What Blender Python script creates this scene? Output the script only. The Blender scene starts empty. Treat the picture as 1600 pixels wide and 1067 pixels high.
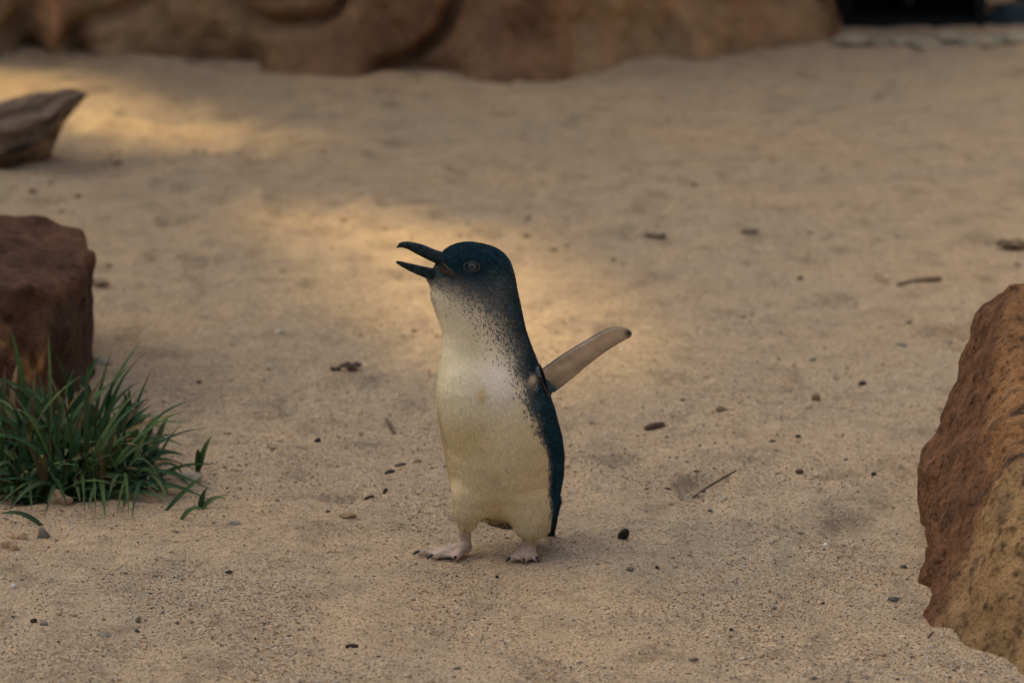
import bpy, bmesh, math, random
import numpy as np
from mathutils import Vector, Matrix

random.seed(7); rng = np.random.default_rng(7)
scene = bpy.context.scene
COL = scene.collection

# ------------------------------------------------------------------ camera
FPX = 6000.0                       # 135 mm lens on a 36 mm sensor, in photo pixels (1600 wide)
PITCH = math.radians(12.7)
CAM = np.array([0.0, -3.67, 1.053])
cam_d = bpy.data.cameras.new('camera'); cam = bpy.data.objects.new('camera', cam_d); COL.objects.link(cam)
cam.location = CAM; cam.rotation_euler = (math.pi/2 - PITCH, 0, 0)
cam_d.lens = 135; cam_d.sensor_width = 36; cam_d.clip_end = 400
cam_d.dof.use_dof = True; cam_d.dof.focus_distance = 3.73; cam_d.dof.aperture_fstop = 7.1
scene.camera = cam

# ------------------------------------------------------------------ light
SUN_EL, SUN_AZ = math.radians(52), math.radians(-62)      # azimuth from +Y (away from camera), clockwise
SUN_DIR = np.array([math.sin(SUN_AZ)*math.cos(SUN_EL), math.cos(SUN_AZ)*math.cos(SUN_EL), math.sin(SUN_EL)])
world = bpy.data.worlds.new('World'); scene.world = world; world.use_nodes = True
wn = world.node_tree.nodes; wl = world.node_tree.links
sky = wn.new('ShaderNodeTexSky'); sky.sky_type = 'NISHITA'; sky.sun_disc = False
sky.sun_elevation = SUN_EL; sky.sun_rotation = SUN_AZ
sky.air_density = 0.4; sky.dust_density = 8.0; sky.ozone_density = 0.0
wn['Background'].inputs['Strength'].default_value = 0.15
wl.new(sky.outputs[0], wn['Background'].inputs['Color'])
sun_d = bpy.data.lights.new('sun', 'SUN'); sun_d.energy = 2.0; sun_d.angle = math.radians(2.0); sun_d.color = (1.0, 0.72, 0.38)
sun = bpy.data.objects.new('sun', sun_d); COL.objects.link(sun)
sun.rotation_euler = Vector(SUN_DIR).to_track_quat('Z', 'Y').to_euler(); sun.location = Vector(SUN_DIR)*12
vs = scene.view_settings
vs.view_transform = 'Standard'; vs.look = 'None'; vs.gamma = 1; vs.use_curve_mapping = False; vs.exposure = 0.95
scene.cycles.use_denoising = True

# ------------------------------------------------------------------ pixel -> place
cp, sp = math.cos(PITCH), math.sin(PITCH)
def ray(px, py):
    a = px - 800.0; b = 533.5 - py
    return np.array([a, FPX*cp + b*sp, -FPX*sp + b*cp])
def P(px, py, Y):                   # point of that line of sight at depth Y
    r = ray(px, py); return CAM + r*((Y - CAM[1])/r[1])
def G(px, py):                      # point of that line of sight on level ground
    r = ray(px, py); return CAM + r*(-CAM[2]/r[2])
def to_px(p):
    d = np.asarray(p) - CAM
    dz = d[..., 1]*cp - d[..., 2]*sp; up = d[..., 1]*sp + d[..., 2]*cp
    return 800 + FPX*d[..., 0]/dz, 533.5 - FPX*up/dz, dz

# ------------------------------------------------------------------ numpy noise
def _h(ix, iy, iz, s):
    v = (ix.astype(np.uint32)*np.uint32(374761393) + iy.astype(np.uint32)*np.uint32(668265263)
         + iz.astype(np.uint32)*np.uint32(3266489917) + np.uint32(s*1013904223 & 0xffffffff))
    v = (v ^ (v >> np.uint32(15)))*np.uint32(2246822519); v = (v ^ (v >> np.uint32(13)))*np.uint32(3266489917); v = v ^ (v >> np.uint32(16))
    v = v*np.uint32(2246822519); v = v ^ (v >> np.uint32(15))
    return (v & np.uint32(0xffffff)).astype(np.float32)/np.float32(0xffffff)*2 - 1
def noise(x, y, z=0.0, scale=1.0, seed=0, octaves=1):
    x, y, z = np.broadcast_arrays(np.asarray(x, np.float32), np.asarray(y, np.float32), np.asarray(z, np.float32))
    tot = 0; amp = 1; nrm = 0
    for o in range(octaves):
        X, Y, Z = x*scale + 100.3, y*scale + 100.7, z*scale + 100.1
        fx, fy, fz = np.floor(X), np.floor(Y), np.floor(Z)
        ix, iy, iz = fx.astype(np.int64), fy.astype(np.int64), fz.astype(np.int64)
        u, v, w = X-fx, Y-fy, Z-fz
        u = u*u*u*(u*(u*6-15)+10); v = v*v*v*(v*(v*6-15)+10); w = w*w*w*(w*(w*6-15)+10)
        r = 0
        for dx in (0, 1):
            for dy in (0, 1):
                for dz in (0, 1):
                    r = r + _h(ix+dx, iy+dy, iz+dz, seed+o*17)*(u if dx else 1-u)*(v if dy else 1-v)*(w if dz else 1-w)
        tot = tot + r*amp; nrm += amp; amp *= .5; scale *= 2.03
    return tot/nrm
def sstep(a, b, x):
    t = np.clip((x-a)/(b-a), 0, 1); return t*t*(3-2*t)

# ------------------------------------------------------------------ mesh helpers
def mesh_np(name, V, F, col=None, smooth=True):
    V = np.ascontiguousarray(V, np.float32); F = np.ascontiguousarray(F, np.int32); k = F.shape[1]
    me = bpy.data.meshes.new(name); me.vertices.add(len(V)); me.vertices.foreach_set('co', V.ravel())
    me.loops.add(F.size); me.loops.foreach_set('vertex_index', F.ravel())
    me.polygons.add(len(F)); me.polygons.foreach_set('loop_start', np.arange(0, F.size, k, dtype=np.int32))
    me.polygons.foreach_set('use_smooth', np.full(len(F), smooth))
    me.update(calc_edges=True)
    if col is not None:
        at = me.attributes.new('Col', 'FLOAT_COLOR', 'POINT')
        c = np.ones((len(V), 4), np.float32); c[:, :3] = col; at.data.foreach_set('color', c.ravel())
    return me
def link(name, me, mat, parent=None, loc=None):
    o = bpy.data.objects.new(name, me); COL.objects.link(o)
    if mat is not None and me is not None and not me.materials: me.materials.append(mat)
    if parent is not None: o.parent = parent
    if loc is not None: o.location = loc
    return o
def tag(o, label=None, cat=None, group=None, kind=None):
    if label: o['label'] = label
    if cat: o['category'] = cat
    if group: o['group'] = group
    if kind: o['kind'] = kind
    return o
def empty(name, loc=(0, 0, 0)):
    o = bpy.data.objects.new(name, None); COL.objects.link(o); o.location = loc; o.empty_display_size = .05; return o

def grid_faces(nr, nc, wrap=False):
    r = np.arange(nr-1)[:, None]; c = np.arange(nc if wrap else nc-1)[None]
    c2 = (c+1) % nc
    return np.stack([r*nc+c, r*nc+c2, (r+1)*nc+c2, (r+1)*nc+c], -1).reshape(-1, 4)
def loft(rings, cap=True):          # rings (n, k, 3) -> verts, faces (quads; end fans collapse to a centre point)
    n, k, _ = rings.shape
    V = rings.reshape(-1, 3); F = grid_faces(n, k, True)
    if cap:
        V = np.vstack([V, rings[0].mean(0), rings[-1].mean(0)]); i = np.arange(k); j = (i+1) % k
        a = np.stack([j, i, np.full(k, n*k), np.full(k, n*k)], 1); b = np.stack([(n-1)*k+i, (n-1)*k+j, np.full(k, n*k+1), np.full(k, n*k+1)], 1)
        F = np.vstack([F, a, b])
    return V, F
def mesh_lists(name, V, F, col=None, smooth=True):   # any polygons (drops repeated indices)
    me = bpy.data.meshes.new(name)
    me.from_pydata([tuple(map(float, v)) for v in V], [], [tuple(dict.fromkeys(map(int, f))) for f in F])
    me.polygons.foreach_set('use_smooth', np.full(len(me.polygons), smooth)); me.update()
    if col is not None:
        at = me.attributes.new('Col', 'FLOAT_COLOR', 'POINT')
        c = np.ones((len(V), 4), np.float32); c[:, :3] = col; at.data.foreach_set('color', c.ravel())
    return me

def surface_nets(f, org, h):
    s = f < 0
    c = s[:-1, :-1, :-1].astype(np.int8)
    acc = np.zeros(c.shape, np.int8)
    for dx in (0, 1):
        for dy in (0, 1):
            for dz in (0, 1):
                acc += s[dx:dx+c.shape[0], dy:dy+c.shape[1], dz:dz+c.shape[2]]
    act = np.argwhere((acc > 0) & (acc < 8))
    idx = np.full(c.shape, -1, np.int32); idx[act[:, 0], act[:, 1], act[:, 2]] = np.arange(len(act))
    offs = np.array([[x, y, z] for x in (0, 1) for y in (0, 1) for z in (0, 1)])
    val = np.stack([f[act[:, 0]+o[0], act[:, 1]+o[1], act[:, 2]+o[2]] for o in offs], 1)
    sumv = np.zeros((len(act), 3)); cnt = np.zeros(len(act))
    for a in range(8):
        for b in range(a+1, 8):
            if np.abs(offs[a]-offs[b]).sum() != 1: continue
            va, vb = val[:, a], val[:, b]; m = (va < 0) != (vb < 0)
            t = np.where(m, va/np.where(m, va-vb, 1), 0)
            sumv += np.where(m[:, None], offs[a] + t[:, None]*(offs[b]-offs[a]), 0); cnt += m
    V = (act + sumv/cnt[:, None])*h + org
    quads = []
    for ax in range(3):
        sl0 = [slice(None)]*3; sl1 = [slice(None)]*3
        sl0[ax] = slice(0, -1); sl1[ax] = slice(1, None)
        e = np.argwhere(s[tuple(sl0)] != s[tuple(sl1)])
        b, d = (ax+1) % 3, (ax+2) % 3
        ok = (e[:, b] > 0) & (e[:, d] > 0) & (e[:, b] < c.shape[b]) & (e[:, d] < c.shape[d]); e = e[ok]
        ins = s[e[:, 0], e[:, 1], e[:, 2]]
        def cell(ob, od):
            q = e.copy(); q[:, b] -= ob; q[:, d] -= od; return idx[q[:, 0], q[:, 1], q[:, 2]]
        Q = np.stack([cell(1, 1), cell(0, 1), cell(0, 0), cell(1, 0)], 1)
        Q[~ins] = Q[~ins][:, ::-1]; quads.append(Q)
    return V, np.vstack(quads)
def smin(a, b, k):
    h = np.clip(.5+.5*(b-a)/k, 0, 1); return b*(1-h)+a*h-k*h*(1-h)

# ------------------------------------------------------------------ materials
def new_mat(name, rough=.9, spec=.25):
    m = bpy.data.materials.new(name); m.use_nodes = True
    b = m.node_tree.nodes['Principled BSDF']; b.inputs['Roughness'].default_value = rough
    b.inputs['Specular IOR Level'].default_value = spec
    return m, m.node_tree.nodes, m.node_tree.links, b
def vcol_mat(name, rough=.9, spec=.25, nscale=0, nlo=.8, nhi=1.2, bump=0, bscale=400, bdist=.001, sheen=0, fine=None):
    m, n, l, b = new_mat(name, rough, spec)
    a = n.new('ShaderNodeAttribute'); a.attribute_name = 'Col'; out = a.outputs['Color']
    g = n.new('ShaderNodeNewGeometry')
    if nscale:
        t = n.new('ShaderNodeTexNoise'); t.inputs['Scale'].default_value = nscale; t.inputs['Detail'].default_value = 5
        l.new(g.outputs['Position'], t.inputs['Vector'])
        mr = n.new('ShaderNodeMapRange'); mr.inputs[1].default_value = .3; mr.inputs[2].default_value = .7
        mr.inputs[3].default_value = nlo; mr.inputs[4].default_value = nhi
        l.new(t.outputs[0], mr.inputs[0])
        mx = n.new('ShaderNodeVectorMath'); mx.operation = 'SCALE'; l.new(out, mx.inputs[0]); l.new(mr.outputs[0], mx.inputs['Scale']); out = mx.outputs[0]
    if fine:
        t = n.new('ShaderNodeTexNoise'); t.inputs['Scale'].default_value = fine[0]; t.inputs['Detail'].default_value = 3; t.inputs['Roughness'].default_value = .7
        l.new(g.outputs['Position'], t.inputs['Vector'])
        rp = n.new('ShaderNodeValToRGB'); e = rp.color_ramp.elements; e[0].position = .30; e[0].color = (fine[1],)*3+(1,); e[1].position = .72; e[1].color = (fine[2],)*3+(1,)
        x = e.new(.43); x.color = (.95, .95, .95, 1); l.new(t.outputs[0], rp.inputs[0])
        mx = n.new('ShaderNodeVectorMath'); mx.operation = 'MULTIPLY'; l.new(out, mx.inputs[0]); l.new(rp.outputs[0], mx.inputs[1]); out = mx.outputs[0]
    l.new(out, b.inputs['Base Color'])
    if bump:
        t2 = n.new('ShaderNodeTexNoise'); t2.inputs['Scale'].default_value = bscale; t2.inputs['Detail'].default_value = 6
        l.new(g.outputs['Position'], t2.inputs['Vector'])
        bp = n.new('ShaderNodeBump'); bp.inputs['Strength'].default_value = bump; bp.inputs['Distance'].default_value = bdist
        l.new(t2.outputs[0], bp.inputs['Height']); l.new(bp.outputs[0], b.inputs['Normal'])
    if sheen: b.inputs['Sheen Weight'].default_value = sheen
    return m
def plain_mat(name, c, rough=.6, spec=.4, nscale=60, var=.25, bump=0):
    m, n, l, b = new_mat(name, rough, spec)
    g = n.new('ShaderNodeNewGeometry'); t = n.new('ShaderNodeTexNoise'); t.inputs['Scale'].default_value = nscale; t.inputs['Detail'].default_value = 5
    l.new(g.outputs['Position'], t.inputs['Vector'])
    r = n.new('ShaderNodeValToRGB'); r.color_ramp.elements[0].position = .3; r.color_ramp.elements[1].position = .7
    r.color_ramp.elements[0].color = tuple(x*(1-var) for x in c)+(1,); r.color_ramp.elements[1].color = tuple(x*(1+var) for x in c)+(1,)
    l.new(t.outputs[0], r.inputs[0]); l.new(r.outputs[0], b.inputs['Base Color'])
    if bump:
        bp = n.new('ShaderNodeBump'); bp.inputs['Strength'].default_value = bump; bp.inputs['Distance'].default_value = .002
        l.new(t.outputs[0], bp.inputs['Height']); l.new(bp.outputs[0], b.inputs['Normal'])
    return m

SAND = np.array([.445, .374, .256])
def sand_mat():
    m, n, l, b = new_mat('sand', .95, .15)
    g = n.new('ShaderNodeNewGeometry'); pos = g.outputs['Position']
    def tex(scale, detail=3, rough=.55):
        t = n.new('ShaderNodeTexNoise'); t.inputs['Scale'].default_value = scale; t.inputs['Detail'].default_value = detail
        t.inputs['Roughness'].default_value = rough; l.new(pos, t.inputs['Vector']); return t
    def ramp(src, stops):
        r = n.new('ShaderNodeValToRGB'); e = r.color_ramp.elements
        e[0].position, e[0].color = stops[0][0], tuple(stops[0][1])+(1,)
        e[1].position, e[1].color = stops[-1][0], tuple(stops[-1][1])+(1,)
        for p, c in stops[1:-1]:
            x = e.new(p); x.color = tuple(c)+(1,)
        l.new(src, r.inputs[0]); return r.outputs[0]
    def mul(a, c, f=1.0):
        x = n.new('ShaderNodeMix'); x.data_type = 'RGBA'; x.blend_type = 'MULTIPLY'; x.inputs[0].default_value = f
        l.new(a, x.inputs[6]); l.new(c, x.inputs[7]); return x.outputs[2]
    base = ramp(tex(2.2, 4).outputs[0], [(.32, SAND*np.array([.92, .95, .99])), (.5, SAND), (.68, SAND*np.array([1.06, 1.02, .96]))])
    blot = ramp(tex(16, 4, .6).outputs[0], [(.26, (.60, .59, .58)), (.44, (.95, .95, .95)), (.7, (1.07, 1.05, 1.02))])
    c = mul(base, blot)
    sm = ramp(tex(70, 3, .6).outputs[0], [(.24, (.55, .53, .50)), (.40, (.98, .98, .98)), (.75, (1.07, 1.06, 1.05))])
    c = mul(c, sm)
    v = n.new('ShaderNodeTexVoronoi'); v.inputs['Scale'].default_value = 620; l.new(pos, v.inputs['Vector'])
    hs = n.new('ShaderNodeSeparateColor'); l.new(v.outputs['Color'], hs.inputs[0])
    gr = ramp(hs.outputs[0], [(0, (.34, .32, .30)), (.08, (.66, .57, .46)), (.2, (.90, .86, .82)), (.6, (1.03, 1.02, 1.02)), (.84, (1.14, 1.04, .88)), (1, (1.5, 1.5, 1.46))])
    c = mul(c, gr, 1.0)
    l.new(c, b.inputs['Base Color'])
    b1 = n.new('ShaderNodeBump'); b1.inputs['Strength'].default_value = .55; b1.inputs['Distance'].default_value = .0012
    l.new(tex(420, 4, .65).outputs[0], b1.inputs['Height'])
    b2 = n.new('ShaderNodeBump'); b2.inputs['Strength'].default_value = .5; b2.inputs['Distance'].default_value = .004
    l.new(tex(75, 4, .6).outputs[0], b2.inputs['Height']); l.new(b1.outputs[0], b2.inputs['Normal'])
    l.new(b2.outputs[0], b.inputs['Normal'])
    return m
M_SAND = sand_mat()
M_GRIT = vcol_mat('grit', .8, .3)
M_PEB = vcol_mat('pebble', .75, .3, 300, .75, 1.2, .4, 700, .0006)
M_ROCK = vcol_mat('rock', .92, .12, 45, .72, 1.28, .9, 170, .006, fine=(330, .35, 1.25))
M_WALL = vcol_mat('wall_rock', .93, .12, 14, .7, 1.3, .8, 50, .012, fine=(60, .7, 1.15))
M_WOOD = vcol_mat('driftwood', .9, .12, 70, .75, 1.25, .8, 120, .006, fine=(160, .5, 1.15))

# ------------------------------------------------------------------ ground
WALL_BASE = [(-1500, 60), (-700, 75), (-200, 88), (0, 97), (25, 72), (55, 68), (85, 92), (120, 70), (150, 84), (220, 84), (300, 88), (390, 95), (440, 120), (500, 127), (550, 131),
             (590, 114), (640, 110), (700, 114), (740, 127), (790, 131), (850, 124), (910, 118), (960, 108), (1000, 94), (1060, 88), (1105, 94), (1140, 78),
             (1200, 76), (1260, 70), (1313, 60)]
def ground_h(x, y):
    x = np.asarray(x, np.float32); y = np.asarray(y, np.float32)
    h = .010*noise(x, y, 0, 1.7, 1, 2) + .0095*noise(x, y, 0, 8, 2, 2) + .0058*noise(x, y, 0, 24, 3, 2)
    pit = noise(x, y, 0, 13, 5, 1); h = h - .013*sstep(.40, .85, pit)*sstep(-.5, .4, y)
    h = h + .0008*noise(x, y, 0, 110, 4, 2)
    # level the ground where the bird stands
    k = np.exp(-(((x+.02)/.16)**2 + ((y-.03)/.14)**2)**2)
    return (h - .0006*0)*(1-.9*k) - .0
def steps(lo, hi, f):
    out = [lo]
    while out[-1] < hi: out.append(out[-1] + f(out[-1]))
    return np.array(out)
xs = steps(0, 120, lambda v: .006 if v < .62 else min(.006+(v-.62)*.035, 8)); xs = np.concatenate([-xs[:0:-1], xs])
ys_f = steps(-.55, 160, lambda v: .006 if v < .8 else min(.006+(v-.8)*.009, 8) if v < 6 else (v-5)*.15)
ys_b = steps(.55, 60, lambda v: .01+(v-.55)*.12)
ys = np.concatenate([-ys_b[:0:-1], ys_f])
GX, GY = np.meshgrid(xs, ys)
GZ = ground_h(GX, GY)
gv = np.stack([GX, GY, GZ], -1).reshape(-1, 3)
ground = link('sand_ground', mesh_np('sand_ground', gv, grid_faces(len(ys), len(xs))), M_SAND); tag(ground, kind='structure')
def gz(x, y): return float(ground_h(np.array([x]), np.array([y]))[0])
def on_ground(px, py):
    p = G(px, py); p[2] = gz(p[0], p[1]); return p

# ------------------------------------------------------------------ unseen sheet added overhead to block the sun, gaps cut for sunlit patches
BLOCKER_Z = 5.5
def to_blocker(p): return np.array(p) + SUN_DIR*((BLOCKER_Z - p[2])/SUN_DIR[2])
gaps = [[(-300, 80), (-60, 100), (110, 130), (230, 160), (360, 200), (480, 228), (380, 238), (250, 226), (90, 215), (-60, 190), (-300, 160)],
        [(440, 305), (600, 330), (780, 372), (870, 430), (960, 500), (990, 570), (930, 620), (800, 580), (640, 520), (540, 430), (460, 350)]]
gaps = [np.array([to_blocker(G(*q))[:2] for q in g]) for g in gaps]
def in_poly(pts, poly):
    x, y = pts[:, 0], pts[:, 1]; r = np.zeros(len(pts), bool)
    for i in range(len(poly)):
        (x1, y1), (x2, y2) = poly[i-1], poly[i]
        c = ((y1 > y) != (y2 > y)); r ^= c & (x < (x2-x1)*(y-y1)/((y2-y1) if y2 != y1 else 1e-9)+x1)
    return r
rc = to_blocker((0, 0, 0))
rx = np.arange(rc[0]-2.8, rc[0]+2.8, .05); ry = np.arange(rc[1]-2.8, rc[1]+4.6, .05)
RX, RY = np.meshgrid(rx, ry); rf = grid_faces(len(ry), len(rx))
rv = np.stack([RX, RY, np.full_like(RX, BLOCKER_Z)], -1).reshape(-1, 3); ctr = rv[rf].mean(1)
keep = ~(in_poly(ctr, gaps[0]) | in_poly(ctr, gaps[1]))
sun_blocker = link('sun_blocker', mesh_np('sun_blocker', rv, rf[keep], smooth=False), plain_mat('sun_blocker_brown', (.16, .12, .08), .9, .2, 6)); tag(sun_blocker, kind='structure')
sol = sun_blocker.modifiers.new('thickness', 'SOLIDIFY'); sol.thickness = .03
pv = np.array([[math.cos(a)*.07, math.sin(a)*.07] for a in np.linspace(0, 2*math.pi, 13)[:-1]])
pr = np.stack([np.column_stack([pv*s, np.full(12, z)]) for z, s in ((-.2, 1.1), (.02, 1.1), (2.5, 1), (BLOCKER_Z, .95))])
blocker_post_me = mesh_lists('blocker_post', *loft(pr)); M_BLOCKER_POST = plain_mat('blocker_post_brown', (.14, .10, .07), .9, .2, 20)  # posts added only to hold up the unseen sun-blocking sheet
for x in (rx[0]+.1, rx[-1]-.1):
    for y in (ry[0]+.1, ry[-1]-.1):
        if abs(x) < 1.6 and -3.5 < y < 5: x = rx[0]-.05 if x < 0 else 1.9
        link('blocker_post', blocker_post_me, M_BLOCKER_POST, sun_blocker, (x, y, 0))

# ------------------------------------------------------------------ rock wall at the back
wb = np.array(WALL_BASE, float)
U = np.concatenate([np.arange(-1500, -200, 25), np.arange(-200, 1314, 4)]); brow = np.interp(U, wb[:, 0], wb[:, 1])
brow = np.convolve(np.pad(brow, 2, 'edge'), np.ones(5)/5, 'valid')
B = np.array([G(u, r) for u, r in zip(U, brow)])
# behind the dark box the wall runs on to the right, set back
ext = [[B[-1, 0]+t*.03, B[-1, 1]+.75*min(1, t/4), 0] for t in range(1, 5)]
while ext[-1][0] < 2.7: ext.append([ext[-1][0]+.08, ext[-1][1]+.012, 0])
for a in np.linspace(0, math.pi/2, 14)[1:]: ext.append([2.75+.7*math.sin(a), ext[-1][1] if a == 0 else B[-1, 1]+.95-.7*(1-math.cos(a)), 0])
while ext[-1][1] > -4.6: ext.append([ext[-1][0]+random.uniform(-.02, .02), ext[-1][1]-.12, 0])
pre = []; x0, y0 = B[0, 0], B[0, 1]
for a in np.linspace(0, math.pi/2, 14)[1:]: pre.append([x0-.7*math.sin(a), y0-.7*(1-math.cos(a)), 0])
while pre[-1][1] > -4.6: pre.append([pre[-1][0]+random.uniform(-.02, .02), pre[-1][1]-.12, 0])
pre = np.array(pre[::-1]); ext = np.array(ext)
Uall = np.concatenate([U[0]-np.arange(len(pre), 0, -1)*80, U, 1313+np.arange(1, len(ext)+1)*80]); Ball = np.vstack([pre, B, ext])
Bs = Ball.copy(); mk = (Uall > -190) & (Uall < 1314); yy_ = Ball[mk, 1]; Bs[mk, 1] = np.convolve(np.pad(yy_, 60, 'edge'), np.hanning(121)/np.hanning(121).sum(), 'valid')
ed = Ball-np.roll(Ball, 1, 0); tn = np.gradient(Bs, axis=0); tn /= np.linalg.norm(tn, axis=1)[:, None]; OUT = np.stack([-tn[:, 1], tn[:, 0]], 1)   # away from the beach
hs = np.concatenate([np.arange(-.12, .30, .006), np.linspace(.30, 2.2, 44)])
n_front = len(hs)
UU, HH = np.meshgrid(Uall, hs); toe = np.exp(-np.maximum(HH, 0)/.05); BX = Bs[:, 0]+(Ball[:, 0]-Bs[:, 0])*toe; BY = Bs[:, 1]+(Ball[:, 1]-Bs[:, 1])*toe
def seg_dist(u, z, pts):            # distance (m) to a crack line given in the wall's own width and height
    d = np.full(u.shape, 9.)
    for (u1, z1), (u2, z2) in zip(pts[:-1], pts[1:]):
        ex, ez = u2-u1, z2-z1; t = np.clip(((u-u1)*ex+(z-z1)*ez)/(ex*ex+ez*ez+1e-9), 0, 1)
        d = np.minimum(d, np.hypot(u-u1-t*ex, z-z1-t*ez))
    return d
PXM = 870.0
def crack(pts): return [(p[0]/PXM, (np.interp(p[0], U, brow)-p[1])/PXM) for p in pts]
cracks = [(crack([(330, -60), (355, 0), (375, 20), (405, 36), (440, 45), (475, 46), (503, 36), (518, 22)]), .045, .014),
          (crack([(600, 108), (640, 88), (675, 64), (692, 40), (702, 5), (715, -60)]), .05, .013),
          (crack([(-10, 95), (20, 55), (45, 15), (70, -40)]), .04, .013), (crack([(80, 92), (105, 60), (135, 30), (190, 14), (230, -10)]), .04, .014),
          (crack([(905, 118), (930, 60), (925, 0)]), .015, .02), (crack([(1090, 90), (1075, 40), (1090, -20)]), .02, .02)]
out = .03*noise(UU/PXM*2.6, HH*2.6, 0, 1, 31, 2) + .014*noise(UU/PXM, HH, 0, 9, 32, 3) + .008*noise(UU/PXM, HH, 0, 40, 33, 2)
out = out*sstep(-.02, .08, HH) + .006*noise(UU/PXM, HH, 0, 30, 34, 2)
cr = np.zeros_like(UU)
for pts, dep, w in cracks:
    d = seg_dist(UU/PXM, HH, pts); out = out - dep*np.exp(-(d/w)**2); cr = np.maximum(cr, np.exp(-(d/(w*1.3))**2))
lean = .22*np.maximum(HH, 0) + .04*np.maximum(HH-.6, 0)**2
WX = BX + OUT[:, 0]*(lean-out); WY = BY + OUT[:, 1]*(lean-out); WZ = HH
t1 = noise(UU/PXM, HH, 0, 4, 41, 3)[..., None]; t2 = noise(UU/PXM, HH*.5, 0, 7, 42, 3)[..., None]
cA = np.array([.135, .078, .048]); cB = np.array([.19, .125, .078]); cR = np.array([.20, .085, .048])
wc = cA + (cB-cA)*sstep(-.1, .5, t1) + (cR-cA)*sstep(.2, .6, t2)*.7
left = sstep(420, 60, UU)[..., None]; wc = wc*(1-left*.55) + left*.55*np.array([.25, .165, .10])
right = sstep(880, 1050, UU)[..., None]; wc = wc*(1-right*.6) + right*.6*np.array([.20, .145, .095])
wc = wc + sstep(30, 10, np.abs(UU-1095+HH*60))[..., None]*np.array([.022, 0, -.005]) + sstep(26, 6, np.abs(UU-1180))[..., None]*np.array([.018, 0, -.004])
wc = wc + (np.exp(-((UU-88)/22)**2)*sstep(.0, .03, HH))[..., None]*np.array([.035, -.008, -.008])
fr = np.stack([WX, WY, WZ], -1)
O3 = np.column_stack([OUT, np.zeros(len(OUT))]); top = fr[-1] + O3*.25 + np.array([0, 0, .06]); top2 = fr[-1] + O3*.6 + np.array([0, 0, .04]); top3 = top2*np.array([1, 1, 0]) + O3*.2 + np.array([0, 0, -.15])
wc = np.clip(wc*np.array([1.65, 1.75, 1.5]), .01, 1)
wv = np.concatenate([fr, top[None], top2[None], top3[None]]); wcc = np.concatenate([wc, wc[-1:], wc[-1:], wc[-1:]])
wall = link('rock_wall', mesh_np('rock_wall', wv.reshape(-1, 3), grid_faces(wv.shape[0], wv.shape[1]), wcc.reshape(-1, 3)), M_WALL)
tag(wall, 'long reddish-brown rock wall with curved cracks along the back of the sand', 'wall')

# ------------------------------------------------------------------ rocks by implicit hulls
def hull_planes(pts):
    bm = bmesh.new()
    for p in pts: bm.verts.new(p)
    bmesh.ops.convex_hull(bm, input=bm.verts); bm.normal_update()
    c = np.mean(pts, 0); pl = []
    for f in bm.faces:
        n = np.array(f.normal); d = n @ np.array(f.verts[0].co)
        if n @ c - d > 0: n, d = -n, -d
        if f.calc_area() > 1e-5 and not any(n @ q[0] > .9995 and abs(d-q[1]) < 1e-3 for q in pl): pl.append((n, d))
    bm.free(); return pl
def hull_rock(name, pts, h, k, amps, seed, colf, mat, stretch=(1, 1, 1), carve=None):
    pts = np.array(pts); pl = hull_planes(pts); lo = pts.min(0)-.04; hi = pts.max(0)+.04
    ax = [np.arange(lo[i], hi[i], h, dtype=np.float32) for i in range(3)]
    X, Y, Z = np.meshgrid(*ax, indexing='ij'); f = None
    for n, d in pl:
        q = (n[0]*X+n[1]*Y+n[2]*Z-d).astype(np.float32); f = q if f is None else -smin(-f, -q, k)
    for sc, am, oc in amps: f = f + am*noise(X*stretch[0], Y*stretch[1], Z*stretch[2], sc, seed, oc); seed += 3
    if carve: f = f + carve(X, Y, Z)
    V, F = surface_nets(f, np.array([a[0] for a in ax]), h)
    return link(name, mesh_np(name, V, F, colf(V)), mat)

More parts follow.
